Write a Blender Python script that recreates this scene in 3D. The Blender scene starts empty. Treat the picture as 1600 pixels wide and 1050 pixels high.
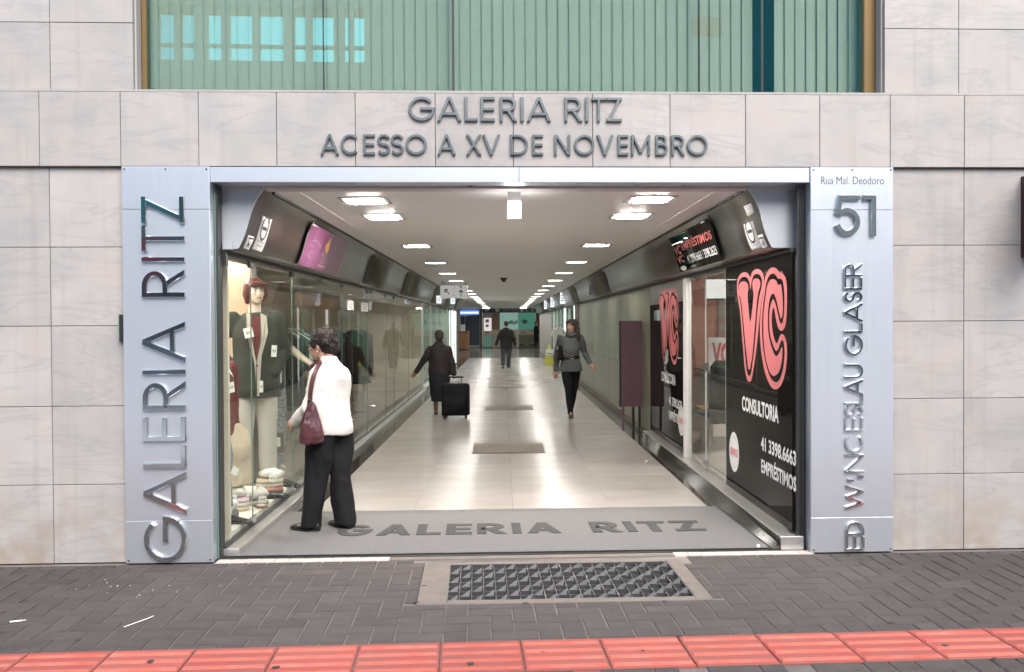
import bpy, bmesh, math, random
from mathutils import Vector, Matrix, noise

random.seed(7)
SC = bpy.context.scene
COL = SC.collection
R = math.radians

# ------------------------------------------------------------------ camera
YAW, PITCH, ROLL, FOC = 0.0086, 0.0143, 0.0056, 1400.0
CAM = Vector((0.0, -6.2, 1.62))
FWD = Vector((math.sin(YAW) * math.cos(PITCH), math.cos(YAW) * math.cos(PITCH), -math.sin(PITCH)))
RT0 = Vector((math.cos(YAW), -math.sin(YAW), 0))
UP0 = RT0.cross(FWD)
RT = RT0 * math.cos(ROLL) - UP0 * math.sin(ROLL)
UP = UP0 * math.cos(ROLL) + RT0 * math.sin(ROLL)
cd = bpy.data.cameras.new('camera')
cam = bpy.data.objects.new('camera', cd)
COL.objects.link(cam)
cam.matrix_world = Matrix(((RT.x, UP.x, -FWD.x, CAM.x), (RT.y, UP.y, -FWD.y, CAM.y), (RT.z, UP.z, -FWD.z, CAM.z), (0, 0, 0, 1)))
cd.lens = 36.0 * FOC / 1600.0
cd.sensor_width = 36.0
cd.clip_start = 0.05
cd.clip_end = 500
SC.camera = cam

# ------------------------------------------------------------------ world, sun, exposure
SUN_EL, SUN_ROT = R(46), R(162)
w = bpy.data.worlds.new('World')
SC.world = w
w.use_nodes = True
nt = w.node_tree
sky = nt.nodes.new('ShaderNodeTexSky')
sky.sky_type = 'NISHITA'
sky.sun_disc = False
sky.sun_elevation = SUN_EL
sky.sun_rotation = SUN_ROT
sky.air_density = 1.0
sky.dust_density = 3.0
sky.ozone_density = 1.0
nt.links.new(sky.outputs[0], nt.nodes['Background'].inputs[0])
nt.nodes['Background'].inputs[1].default_value = 0.15
sl = bpy.data.lights.new('sun', 'SUN')
sl.energy = 1.5
sl.angle = R(40)
sl.color = (1.0, 0.97, 0.94)
so = bpy.data.objects.new('sun', sl)
COL.objects.link(so)
# sun stands behind the camera, a little to the right, high
_az = SUN_ROT
sdir = Vector((math.sin(_az) * math.cos(SUN_EL), math.cos(_az) * math.cos(SUN_EL), math.sin(SUN_EL)))
so.rotation_euler = sdir.to_track_quat('Z', 'Y').to_euler()
so.location = (0, -10, 20)
LAMP = 68.0            # strength of the corridor's ceiling lamps
SC.view_settings.view_transform = 'Standard'
SC.view_settings.look = 'None'
SC.view_settings.exposure = 1.35
SC.view_settings.gamma = 1.0
SC.view_settings.use_curve_mapping = False
SC.render.engine = 'CYCLES'
SC.cycles.use_denoising = True
SC.cycles.max_bounces = 10
SC.cycles.transparent_max_bounces = 24
SC.cycles.glossy_bounces = 5
SC.cycles.sample_clamp_indirect = 6.0
SC.cycles.caustics_reflective = False
SC.cycles.caustics_refractive = False

# ------------------------------------------------------------------ helpers: measuring (photo pixel -> point on a plane of the place)
def ray(px, py):
    return FWD + RT * ((px - 800.0) / FOC) + UP * ((525.0 - py) / FOC)

FA = 0.031                                   # the facade stands at this angle to the corridor
FU = Vector((math.cos(FA), math.sin(FA), 0))  # along the facade
FN = Vector((-math.sin(FA), math.cos(FA), 0))  # into the building

def F(u, d, z):
    return FU * u + FN * d + Vector((0, 0, z))

def onF(px, py, d=0.0):                      # facade plane at depth d -> (u, z)
    r = ray(px, py)
    t = (d - CAM.dot(FN)) / r.dot(FN)
    p = CAM + r * t
    return p.dot(FU), p.z

def onX(px, py, x0):                         # plane x = x0 -> (y, z)
    r = ray(px, py)
    t = (x0 - CAM.x) / r.x
    p = CAM + r * t
    return p.y, p.z

def onY(px, py, y0):
    r = ray(px, py)
    t = (y0 - CAM.y) / r.y
    p = CAM + r * t
    return p.x, p.z

def onZ(px, py, z0=0.0):
    r = ray(px, py)
    t = (z0 - CAM.z) / r.z
    p = CAM + r * t
    return p.x, p.y

def proj(p):
    v = Vector(p) - CAM
    k = v.dot(FWD)
    return 800 + FOC * v.dot(RT) / k, 525 - FOC * v.dot(UP) / k, k

# ------------------------------------------------------------------ helpers: materials
def S(r, g, b):
    def c(v):
        v /= 255.0
        return v / 12.92 if v <= 0.04045 else ((v + 0.055) / 1.055) ** 2.4
    return (c(r), c(g), c(b), 1.0)

def L3(v, k=1.0):
    return (v[0] * k, v[1] * k, v[2] * k, 1.0)

MATS = {}
def mat(name, col=(0.5, 0.5, 0.5), rough=0.6, metal=0.0, spec=0.5, var=0.0, vscale=4.0, bump=0.0, bscale=60.0, col2=None,
        objvar=0.0, stretch=None, emit=None, estr=0.0, coat=0.0, sheen=0.0, detail=6.0, rvar=0.0):
    m = bpy.data.materials.new(name)
    m.use_nodes = True
    n, l = m.node_tree.nodes, m.node_tree.links
    b = n['Principled BSDF']
    c = tuple(col[:3]) + (1.0,)
    b.inputs['Base Color'].default_value = c
    b.inputs['Roughness'].default_value = rough
    b.inputs['Metallic'].default_value = metal
    b.inputs['Specular IOR Level'].default_value = spec
    b.inputs['Coat Weight'].default_value = coat
    if sheen:
        b.inputs['Sheen Weight'].default_value = sheen
    if emit:
        b.inputs['Emission Color'].default_value = tuple(emit[:3]) + (1.0,)
        b.inputs['Emission Strength'].default_value = estr
    vec = None
    if var or bump or col2 or rvar:
        tc = n.new('ShaderNodeTexCoord')
        mp = n.new('ShaderNodeMapping')
        l.new(tc.outputs['Object'], mp.inputs['Vector'])
        if stretch:
            mp.inputs['Scale'].default_value = stretch
        oi = n.new('ShaderNodeObjectInfo')
        ml = n.new('ShaderNodeVectorMath'); ml.operation = 'SCALE'
        cx = n.new('ShaderNodeCombineXYZ')
        for i in range(3):
            l.new(oi.outputs['Random'], cx.inputs[i])
        l.new(cx.outputs[0], ml.inputs[0]); ml.inputs['Scale'].default_value = 37.0
        l.new(ml.outputs[0], mp.inputs['Location'])
        vec = mp.outputs[0]
    last = None
    if var or col2:
        nz = n.new('ShaderNodeTexNoise')
        nz.inputs['Scale'].default_value = vscale
        nz.inputs['Detail'].default_value = detail
        nz.inputs['Roughness'].default_value = 0.6
        l.new(vec, nz.inputs['Vector'])
        rp = n.new('ShaderNodeValToRGB')
        rp.color_ramp.elements[0].position = 0.3
        rp.color_ramp.elements[1].position = 0.72
        c2 = tuple(col2[:3]) + (1.0,) if col2 else L3(c, 1 + var)
        rp.color_ramp.elements[0].color = c if col2 else L3(c, max(0.0, 1 - var))
        rp.color_ramp.elements[1].color = c2
        l.new(nz.outputs['Fac'], rp.inputs['Fac'])
        last = rp.outputs['Color']
        if rvar:
            mr = n.new('ShaderNodeMapRange')
            mr.inputs['From Min'].default_value = 0.3; mr.inputs['From Max'].default_value = 0.7
            mr.inputs['To Min'].default_value = max(0.02, rough - rvar); mr.inputs['To Max'].default_value = min(1, rough + rvar)
            l.new(nz.outputs['Fac'], mr.inputs['Value'])
            l.new(mr.outputs['Result'], b.inputs['Roughness'])
    if objvar:
        oi2 = n.new('ShaderNodeObjectInfo')
        mr = n.new('ShaderNodeMapRange')
        mr.inputs['To Min'].default_value = 1 - objvar
        mr.inputs['To Max'].default_value = 1 + objvar
        l.new(oi2.outputs['Random'], mr.inputs['Value'])
        mx = n.new('ShaderNodeVectorMath'); mx.operation = 'SCALE'
        if last is not None:
            l.new(last, mx.inputs[0])
        else:
            mx.inputs[0].default_value = c[:3]
        l.new(mr.outputs['Result'], mx.inputs['Scale'])
        last = mx.outputs[0]
    if last is not None:
        l.new(last, b.inputs['Base Color'])
    if bump:
        nb = n.new('ShaderNodeTexNoise')
        nb.inputs['Scale'].default_value = bscale
        nb.inputs['Detail'].default_value = 5
        l.new(vec, nb.inputs['Vector'])
        bp = n.new('ShaderNodeBump')
        bp.inputs['Strength'].default_value = bump
        bp.inputs['Distance'].default_value = 0.01
        l.new(nb.outputs['Fac'], bp.inputs['Height'])
        l.new(bp.outputs['Normal'], b.inputs['Normal'])
    MATS[name] = m
    return m

def emat(name, col, strength):
    m = bpy.data.materials.new(name)
    m.use_nodes = True
    n, l = m.node_tree.nodes, m.node_tree.links
    n.remove(n['Principled BSDF'])
    e = n.new('ShaderNodeEmission')
    e.inputs['Color'].default_value = tuple(col[:3]) + (1.0,)
    e.inputs['Strength'].default_value = strength
    l.new(e.outputs[0], n['Material Output'].inputs['Surface'])
    return m

def glassmat(name, tint=(0.93, 0.97, 0.95), ior=1.5, refl=(1, 1, 1), add=0.0, rough=0.0):
    m = bpy.data.materials.new(name)
    m.use_nodes = True
    n, l = m.node_tree.nodes, m.node_tree.links
    n.remove(n['Principled BSDF'])
    tr = n.new('ShaderNodeBsdfTransparent'); tr.inputs[0].default_value = tuple(tint) + (1,)
    gl = n.new('ShaderNodeBsdfGlossy'); gl.inputs['Roughness'].default_value = rough
    gl.inputs['Color'].default_value = tuple(refl) + (1,)
    fr = n.new('ShaderNodeLayerWeight'); fr.inputs['Blend'].default_value = 0.5
    pw = n.new('ShaderNodeMath'); pw.operation = 'POWER'; pw.inputs[1].default_value = 5.0
    l.new(fr.outputs['Facing'], pw.inputs[0])
    f0 = ((ior - 1) / (ior + 1)) ** 2 + add
    kk = 0.34 if add == 0 else 1.0
    ad = n.new('ShaderNodeMath'); ad.operation = 'MULTIPLY_ADD'; ad.use_clamp = True
    ad.inputs[1].default_value = kk * (1 - f0); ad.inputs[2].default_value = f0
    l.new(pw.outputs[0], ad.inputs[0])
    mx = n.new('ShaderNodeMixShader')
    l.new(ad.outputs[0], mx.inputs['Fac']); l.new(tr.outputs[0], mx.inputs[1]); l.new(gl.outputs[0], mx.inputs[2])
    l.new(mx.outputs[0], n['Material Output'].inputs['Surface'])
    return m

def stone_mat():
    m = mat('pale_stone', (0.357, 0.338, 0.326), 0.55, var=0.0, col2=(0.274, 0.27, 0.267), vscale=2.6, objvar=0.065, bump=0.04, bscale=45)
    n, l = m.node_tree.nodes, m.node_tree.links
    b = n['Principled BSDF']
    src = b.inputs['Base Color'].links[0].from_socket
    vec = [x for x in n if x.type == 'MAPPING'][0].outputs[0]
    # faint diagonal veins and warm stains of the stone itself
    mp = n.new('ShaderNodeMapping'); mp.inputs['Rotation'].default_value = (0, R(32), 0); mp.inputs['Scale'].default_value = (1.0, 1.0, 5.0)
    l.new(vec, mp.inputs['Vector'])
    v = n.new('ShaderNodeTexNoise'); v.inputs['Scale'].default_value = 1.5; v.inputs['Detail'].default_value = 8; v.inputs['Distortion'].default_value = 0.9
    l.new(mp.outputs[0], v.inputs['Vector'])
    rp = n.new('ShaderNodeValToRGB')
    e = rp.color_ramp.elements
    e[0].position = 0.52; e[0].color = (0, 0, 0, 1)
    e[1].position = 0.60; e[1].color = (0, 0, 0, 1)
    k = e.new(0.56); k.color = (1, 1, 1, 1)
    l.new(v.outputs['Fac'], rp.inputs['Fac'])
    mx = n.new('ShaderNodeMixRGB'); mx.inputs['Color2'].default_value = (0.23, 0.225, 0.23, 1)
    mm = n.new('ShaderNodeMath'); mm.operation = 'MULTIPLY'; mm.inputs[1].default_value = 0.40
    l.new(rp.outputs['Color'], mm.inputs[0]); l.new(mm.outputs[0], mx.inputs['Fac']); l.new(src, mx.inputs['Color1'])
    w2 = n.new('ShaderNodeTexNoise'); w2.inputs['Scale'].default_value = 3.4; w2.inputs['Detail'].default_value = 5
    l.new(vec, w2.inputs['Vector'])
    r2 = n.new('ShaderNodeValToRGB'); r2.color_ramp.elements[0].position = 0.52; r2.color_ramp.elements[0].color = (0, 0, 0, 1)
    r2.color_ramp.elements[1].position = 0.75; r2.color_ramp.elements[1].color = (0.8, 0.8, 0.8, 1)
    l.new(w2.outputs['Fac'], r2.inputs['Fac'])
    m2 = n.new('ShaderNodeMixRGB'); m2.inputs['Color2'].default_value = (0.355, 0.315, 0.28, 1)
    l.new(r2.outputs['Color'], m2.inputs['Fac']); l.new(mx.outputs[0], m2.inputs['Color1'])
    # rising damp: dirt and ochre stains on the first hand's breadth above the pavement
    g = n.new('ShaderNodeNewGeometry'); sx = n.new('ShaderNodeSeparateXYZ'); l.new(g.outputs['Position'], sx.inputs[0])
    ma = n.new('ShaderNodeMapRange'); ma.inputs['From Min'].default_value = 0.0; ma.inputs['From Max'].default_value = 0.55
    ma.inputs['To Min'].default_value = 0.85; ma.inputs['To Max'].default_value = 0.0
    l.new(sx.outputs['Z'], ma.inputs['Value'])
    n3 = n.new('ShaderNodeTexNoise'); n3.inputs['Scale'].default_value = 5.5; n3.inputs['Detail'].default_value = 7
    l.new(g.outputs['Position'], n3.inputs['Vector'])
    r3 = n.new('ShaderNodeValToRGB'); r3.color_ramp.elements[0].position = 0.42; r3.color_ramp.elements[1].position = 0.66
    l.new(n3.outputs['Fac'], r3.inputs['Fac'])
    mu = n.new('ShaderNodeMath'); mu.operation = 'MULTIPLY'; l.new(ma.outputs[0], mu.inputs[0]); l.new(r3.outputs['Color'], mu.inputs[1])
    m3 = n.new('ShaderNodeMixRGB'); m3.inputs['Color2'].default_value = (0.26, 0.21, 0.16, 1)
    l.new(mu.outputs[0], m3.inputs['Fac']); l.new(m2.outputs[0], m3.inputs['Color1'])
    # thin rain streaks
    mp4 = n.new('ShaderNodeMapping'); mp4.inputs['Scale'].default_value = (14, 14, 0.55); l.new(g.outputs['Position'], mp4.inputs['Vector'])
    n4 = n.new('ShaderNodeTexNoise'); n4.inputs['Scale'].default_value = 1.0; n4.inputs['Detail'].default_value = 6; l.new(mp4.outputs[0], n4.inputs['Vector'])
    r4 = n.new('ShaderNodeValToRGB'); r4.color_ramp.elements[0].position = 0.55; r4.color_ramp.elements[0].color = (0, 0, 0, 1)
    r4.color_ramp.elements[1].position = 0.74; r4.color_ramp.elements[1].color = (0.5, 0.5, 0.5, 1)
    l.new(n4.outputs['Fac'], r4.inputs['Fac'])
    n5 = n.new('ShaderNodeTexNoise'); n5.inputs['Scale'].default_value = 1.1; n5.inputs['Detail'].default_value = 3; l.new(g.outputs['Position'], n5.inputs['Vector'])
    mu5 = n.new('ShaderNodeMath'); mu5.operation = 'MULTIPLY'; l.new(r4.outputs['Color'], mu5.inputs[0]); l.new(n5.outputs['Fac'], mu5.inputs[1])
    m5 = n.new('ShaderNodeMixRGB'); m5.inputs['Color2'].default_value = (0.20, 0.185, 0.17, 1)
    l.new(mu5.outputs[0], m5.inputs['Fac']); l.new(m3.outputs[0], m5.inputs['Color1'])
    l.new(m5.outputs[0], b.inputs['Base Color'])
    return m

M_STONE = stone_mat()
M_MORTAR = mat('joint_mortar', (0.23, 0.21, 0.195), 0.9)
M_CLAD = mat('brushed_cladding', (0.73, 0.78, 0.84), 0.34, 0.85, var=0.010, vscale=3, stretch=(40, 40, 0.6), rvar=0.02)
M_POLISH = mat('polished_steel', (0.56, 0.58, 0.59), 0.10, 1.0, var=0.05, vscale=9)
M_SIGNGREEN = mat('weathered_steel', (0.37, 0.42, 0.42), 0.22, 0.9, var=0.15, vscale=14)
M_BULK = mat('bulkhead_steel', (0.285, 0.28, 0.262), 0.30, 1.0, var=0.03, vscale=1.2)
M_BULKPALE = mat('bulkhead_pale', (0.48, 0.51, 0.54), 0.4, 0.5)
M_BLACK = mat('black_rubber', (0.012, 0.012, 0.012), 0.5)
M_DARKMETAL = mat('dark_metal', (0.08, 0.08, 0.085), 0.4, 0.8)
M_ALU = mat('aluminium', (0.66, 0.65, 0.63), 0.33, 0.9, var=0.06, vscale=8, stretch=(20, 1, 20))
M_GRANITE = mat('black_granite', (0.028, 0.025, 0.024), 0.08, col2=(0.06, 0.052, 0.046), vscale=160, detail=2)
M_CEIL = mat('ceiling_paint', (0.88, 0.87, 0.855), 0.38, var=0.02, vscale=1.3)
M_PLASTER = mat('old_plaster', (0.62, 0.585, 0.57), 0.9, var=0.10, vscale=7, bump=0.4, bscale=25)
M_GLASS = glassmat('shop_glass', (0.93, 0.95, 0.93), 1.5)
M_GLASSEDGE = mat('glass_edge', (0.16, 0.25, 0.22), 0.15)
M_WINGLASS = glassmat('coated_glass', (0.88, 0.965, 0.93), 1.5, (0.12, 0.66, 0.69), 0.13)
M_BLIND = mat('blind_fabric', (0.50, 0.44, 0.39), 0.85, var=0.03, vscale=30, bump=0.1, bscale=300)
M_BRONZE = mat('bronze_frame', (0.17, 0.108, 0.04), 0.42, 0.35)
M_CONC = mat('concrete', (0.140, 0.119, 0.101), 0.9, var=0.16, vscale=9, bump=0.35, bscale=70)
M_ASPHALT = mat('pale_road', (0.44, 0.435, 0.43), 0.9, var=0.15, vscale=30, bump=0.4, bscale=90)
M_PAVER = mat('grey_paver', (0.053, 0.0440, 0.0405), 0.85, var=0.20, vscale=6, objvar=0.11, bump=0.35, bscale=110)
M_SAND = mat('joint_sand', (0.19, 0.168, 0.155), 0.95, col2=(0.075, 0.066, 0.062), vscale=1.6)
M_RED = mat('red_tactile', (0.40, 0.074, 0.051), 0.85, col2=(0.385, 0.135, 0.100), vscale=7, objvar=0.13, bump=0.15, bscale=90)
M_REDGROOVE = mat('red_groove', (0.30, 0.052, 0.040), 0.9, col2=(0.22, 0.075, 0.06), vscale=5, objvar=0.12, bump=0.2, bscale=90)
M_GUM = mat('old_gum', (0.035, 0.031, 0.030), 0.9)
M_IRON = mat('cast_iron', (0.085, 0.085, 0.086), 0.42, 0.5, var=0.2, vscale=20)
M_PIT = mat('pit_dirt', (0.035, 0.022, 0.022), 0.95, var=0.3, vscale=20)
M_MAT = mat('grey_carpet', (0.145, 0.141, 0.138), 0.95, var=0.28, vscale=150, bump=0.7, bscale=420)
M_MATDARK = mat('dark_carpet', (0.048, 0.047, 0.046), 0.95, bump=0.6, bscale=420, var=0.1)
M_TILEPALE = mat('threshold_tile', (0.42, 0.375, 0.34), 0.6, var=0.08, vscale=9)
M_FLOOR = mat('marble_floor', (0.322, 0.298, 0.278), 0.23, col2=(0.276, 0.252, 0.230), vscale=2.0, objvar=0.05, detail=2, stretch=(0.8, 1.5, 1), spec=0.3)
M_FLOORDARK = mat('dark_floor', (0.13, 0.135, 0.12), 0.12, var=0.15, vscale=2)
M_HATCH = mat('hatch_brown', (0.105, 0.080, 0.056), 0.55, var=0.12, vscale=20, bump=0.3, bscale=200)
def filmmat(name, col, k=0.30):
    # opaque film behind window glass: black body under a weak mirror that grows towards grazing angles
    m = glassmat(name)
    n, l = m.node_tree.nodes, m.node_tree.links
    d = n.new('ShaderNodeBsdfDiffuse'); d.inputs[0].default_value = tuple(col) + (1,)
    mx = [x for x in n if x.type == 'MIX_SHADER'][0]
    l.new(d.outputs[0], mx.inputs[1])
    ad = [x for x in n if x.type == 'MATH' and x.operation == 'MULTIPLY_ADD'][0]
    ad.inputs[1].default_value = k; ad.inputs[2].default_value = 0.02
    return m
M_BLACKVINYL = filmmat('black_vinyl', (0.010, 0.0085, 0.0075))
M_PINK = mat('pink_vinyl', (0.58, 0.165, 0.175), 0.28)
M_PINKDIM = mat('red_print', (0.42, 0.10, 0.10), 0.35)
M_WHITEVINYL = mat('white_vinyl', (0.66, 0.655, 0.65), 0.35)
M_BLACKPRINT = mat('black_print', (0.02, 0.02, 0.02), 0.5)
M_PURPLE = mat('purple_print', (0.21, 0.075, 0.155), 0.28, col2=(0.27, 0.11, 0.20), vscale=6)
M_PURPLEBOARD = mat('purple_board', (0.125, 0.066, 0.082), 0.4, var=0.08, vscale=3)
M_PALEPURPLE = mat('pale_print', (0.50, 0.36, 0.45), 0.4)
M_YELLOWPRINT = mat('flame_print', (0.85, 0.50, 0.16), 0.4)
M_CREAM = mat('cream_wall', (0.60, 0.53, 0.43), 0.8, var=0.03)
M_PEACH = mat('peach_panel', (0.56, 0.36, 0.25), 0.6, var=0.05)
M_GREENPANEL = mat('panel_green_grey', (0.135, 0.142, 0.094), 0.36, var=0.03, vscale=1.5)
M_TEAL = mat('teal_panel', (0.20, 0.46, 0.38), 0.5, var=0.06)
M_MINT = mat('mint_panel', (0.55, 0.68, 0.61), 0.5, var=0.08)
M_BROWN = mat('brown_wood', (0.22, 0.115, 0.065), 0.4, var=0.12, vscale=5, stretch=(12, 12, 1))
M_DOORBLUE = mat('dark_blue_door', (0.025, 0.035, 0.055), 0.4)
M_GREYWALL = mat('grey_wall', (0.34, 0.33, 0.31), 0.7, var=0.05)
M_OFFICEPINK = mat('office_wall', (0.58, 0.25, 0.19), 0.6, var=0.05)
M_WHITE = mat('white_paint', (0.78, 0.78, 0.77), 0.4)
M_YELLOWPLASTIC = mat('yellow_plastic', (0.62, 0.60, 0.10), 0.4)
M_LAMP = emat('lamp_diffuser', (1.0, 0.955, 0.89), LAMP)
M_TUBE = emat('shop_tube', (1.0, 0.97, 0.92), 150.0)
M_TUBEDIM = emat('shop_tube_dim', (1.0, 0.95, 0.88), 24.0)
M_LIT = emat('lit_column', (0.93, 1.0, 0.97), 0.75)
M_LITSIGN = emat('lit_sign', (0.92, 0.96, 1.0), 0.45)
M_LITBLUE = emat('lit_blue_sign', (0.10, 0.24, 0.75), 0.45)
M_SKIN = mat('skin', (0.40, 0.23, 0.17), 0.5, var=0.05, vscale=20)
M_SKINBROWN = mat('skin_brown', (0.26, 0.14, 0.095), 0.5, var=0.05, vscale=20)
M_HAIR = mat('dark_hair', (0.018, 0.013, 0.012), 0.5, bump=0.9, bscale=70, col2=(0.045, 0.03, 0.026), vscale=30)
M_HAIRGREY = mat('hair_dark_brown', (0.020, 0.015, 0.014), 0.65, bump=1.0, bscale=45, col2=(0.034, 0.024, 0.022), vscale=35, spec=0.2)
M_KNIT = mat('white_knit', (0.56, 0.548, 0.52), 0.95, bump=0.35, bscale=260, sheen=0.2)
M_BLACKCLOTH = mat('black_cloth', (0.009, 0.009, 0.0105), 0.85, spec=0.2, bump=0.25, bscale=40)
M_NAVYCLOTH = mat('navy_cloth', (0.009, 0.011, 0.018), 0.85, bump=0.25, bscale=40)
M_MAROONJACKET = mat('dark_maroon_cloth', (0.017, 0.0105, 0.012), 0.75, bump=0.3, bscale=30)
M_GREYCLOTH = mat('grey_knit', (0.078, 0.081, 0.085), 0.9, bump=0.3, bscale=200)
M_OLIVEJACKET = mat('olive_cloth', (0.026, 0.024, 0.019), 0.85, bump=0.3, bscale=30)
M_JEANS = mat('dull_jeans', (0.048, 0.055, 0.066), 0.85, bump=0.3, bscale=60)
M_LEATHER = mat('burgundy_leather', (0.062, 0.020, 0.025), 0.28, var=0.25, vscale=10, bump=0.35, bscale=22, coat=0.2)
M_BLACKLEATHER = mat('black_leather', (0.012, 0.011, 0.011), 0.2, coat=0.3)
M_GREENCOAT = mat('dark_green_coat', (0.019, 0.022, 0.016), 0.85, var=0.1, bump=0.2, bscale=120)
M_TROUSERGREY = mat('pale_grey_trousers', (0.42, 0.40, 0.37), 0.85, var=0.06, bump=0.2, bscale=60)
M_TAUPE = mat('taupe_lapel', (0.46, 0.42, 0.37), 0.85)
M_MAROONKNIT = mat('maroon_knit', (0.12, 0.022, 0.024), 0.9, bump=0.4, bscale=200)
M_BEIGE = mat('beige_cloth', (0.50, 0.42, 0.32), 0.9, bump=0.3, bscale=60, var=0.06)
M_DENIM = mat('speckled_denim', (0.07, 0.085, 0.11), 0.85, col2=(0.45, 0.47, 0.50), vscale=45, bump=0.4, bscale=60)
M_SALMON = mat('salmon_cloth', (0.55, 0.21, 0.17), 0.9)
M_MANNEQUIN = mat('mannequin_skin', (0.62, 0.50, 0.40), 0.4)
M_REDHAIR = mat('red_hair', (0.11, 0.02, 0.018), 0.4, bump=0.6, bscale=60)
M_TAG = mat('paper_tag', (0.82, 0.82, 0.80), 0.7)
M_CHROME = mat('chrome', (0.7, 0.7, 0.7), 0.12, 1.0)
M_CARPETSHOP = mat('display_base', (0.72, 0.68, 0.61), 0.8, var=0.04)
M_OPP = mat('opposite_concrete', (0.48, 0.48, 0.465), 0.85, var=0.12, vscale=0.6)
M_OPPDARK = mat('opposite_window', (0.05, 0.06, 0.07), 0.15)

# ------------------------------------------------------------------ helpers: meshes and objects
class MB:
    def __init__(self):
        self.v, self.f = [], []

    def add(self, vs, fs):
        o = len(self.v)
        self.v += [Vector(p) for p in vs]
        self.f += [tuple(i + o for i in q) for q in fs]
        return self

    def box(self, x0, x1, y0, y1, z0, z1):
        return self.add([(x0, y0, z0), (x1, y0, z0), (x1, y1, z0), (x0, y1, z0), (x0, y0, z1), (x1, y0, z1), (x1, y1, z1), (x0, y1, z1)],
                        [(0, 3, 2, 1), (4, 5, 6, 7), (0, 1, 5, 4), (1, 2, 6, 5), (2, 3, 7, 6), (3, 0, 4, 7)])

    def cbox(self, x0, x1, y0, y1, z0, z1, c, side='-y'):
        """box whose face on `side` has chamfered edges c"""
        if side == '-y':
            ys = y0 + c
            vs = [(x0, y1, z0), (x1, y1, z0), (x1, y1, z1), (x0, y1, z1), (x0, ys, z0), (x1, ys, z0), (x1, ys, z1), (x0, ys, z1),
                  (x0 + c, y0, z0 + c), (x1 - c, y0, z0 + c), (x1 - c, y0, z1 - c), (x0 + c, y0, z1 - c)]
        else:   # '+z'
            zs = z1 - c
            vs = [(x0, y0, z0), (x0, y1, z0), (x1, y1, z0), (x1, y0, z0), (x0, y0, zs), (x0, y1, zs), (x1, y1, zs), (x1, y0, zs),
                  (x0 + c, y0 + c, z1), (x0 + c, y1 - c, z1), (x1 - c, y1 - c, z1), (x1 - c, y0 + c, z1)]
        fs = [(3, 2, 1, 0) if side == '-y' else (0, 1, 2, 3)]
        for k in range(4):
            j = (k + 1) % 4
            fs.append((k, j, 4 + j, 4 + k))
            fs.append((4 + k, 4 + j, 8 + j, 8 + k))
        fs.append((8, 9, 10, 11))
        return self.add(vs, fs)

    def poly(self, pts, h=None):
        """pts: 3D outline; h: optional thickness vector"""
        n = len(pts)
        if h is None:
            return self.add(pts, [tuple(range(n))])
        h = Vector(h)
        vs = [Vector(p) for p in pts] + [Vector(p) + h for p in pts]
        fs = [tuple(range(n))[::-1], tuple(range(n, 2 * n))] + [(i, (i + 1) % n, n + (i + 1) % n, n + i) for i in range(n)]
        return self.add(vs, fs)

    def loft(self, rings, cap=True):
        n = len(rings[0])
        vs = [p for r in rings for p in r]
        fs = []
        for i in range(len(rings) - 1):
            for k in range(n):
                j = (k + 1) % n
                fs.append((i * n + k, i * n + j, (i + 1) * n + j, (i + 1) * n + k))
        if cap:
            fs.append(tuple(range(n))[::-1])
            fs.append(tuple(range((len(rings) - 1) * n, len(rings) * n)))
        return self.add(vs, fs)

    def tube(self, pts, rad, n=10, cap=True):
        pts = [Vector(p) for p in pts]
        if not isinstance(rad, (list, tuple)):
            rad = [rad] * len(pts)
        rings, up = [], None
        for i, p in enumerate(pts):
            a = pts[max(0, i - 1)]; b = pts[min(len(pts) - 1, i + 1)]
            t = (b - a).normalized()
            if up is None:
                up = Vector((0, 0, 1)) if abs(t.z) < 0.9 else Vector((0, 1, 0))
            x = t.cross(up).normalized()
            y = x.cross(t).normalized()
            up = y
            rings.append([p + (x * math.cos(2 * math.pi * k / n) + y * math.sin(2 * math.pi * k / n)) * rad[i] for k in range(n)])
        return self.loft(rings, cap)

    def ball(self, c, rx, ry=None, rz=None, n=14, m=9, M=None):
        ry = rx if ry is None else ry
        rz = rx if rz is None else rz
        c = Vector(c)
        rings = []
        for i in range(m + 1):
            a = -math.pi / 2 + math.pi * i / m
            a = max(-1.565, min(1.565, a))
            ring = []
            for k in range(n):
                b = 2 * math.pi * k / n
                q = Vector((rx * math.cos(a) * math.cos(b), ry * math.cos(a) * math.sin(b), rz * math.sin(a)))
                ring.append(c + (M @ q if M is not None else q))
            rings.append(ring)
        return self.loft(rings)

    def limb(self, pts, rad, n=12):
        """capsule chain: for voxel-joined bodies"""
        self.tube(pts, rad, n)
        for p, r in zip(pts, rad):
            self.ball(p, r * 0.985, n=10, m=7)
        return self

    def mesh(self, name, mt, smooth=False):
        me = bpy.data.meshes.new(name)
        me.from_pydata([tuple(p) for p in self.v], [], self.f)
        if mt is not None:
            me.materials.append(mt)
        if smooth:
            for p in me.polygons:
                p.use_smooth = True
        me.update()
        return me

    def build(self, name, mt, parent=None, smooth=False, loc=None, rz=0.0):
        return link(name, self.mesh(name, mt, smooth), parent, loc, rz)

def link(name, me, parent=None, loc=None, rz=0.0):
    o = bpy.data.objects.new(name, me)
    COL.objects.link(o)
    if parent is not None:
        o.parent = parent
    if loc is not None:
        o.location = loc
    if rz:
        o.rotation_euler = (0, 0, rz)
    return o

def tag(o, label=None, cat=None, group=None, kind=None):
    if label: o['label'] = label
    if cat: o['category'] = cat
    if group: o['group'] = group
    if kind: o['kind'] = kind
    return o

def thing(name, label, cat, loc=(0, 0, 0), rz=0.0, group=None):
    o = bpy.data.objects.new(name, None)
    o.empty_display_size = 0.1
    COL.objects.link(o)
    o.location = loc
    o.rotation_euler = (0, 0, rz)
    return tag(o, label, cat, group)

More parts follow.
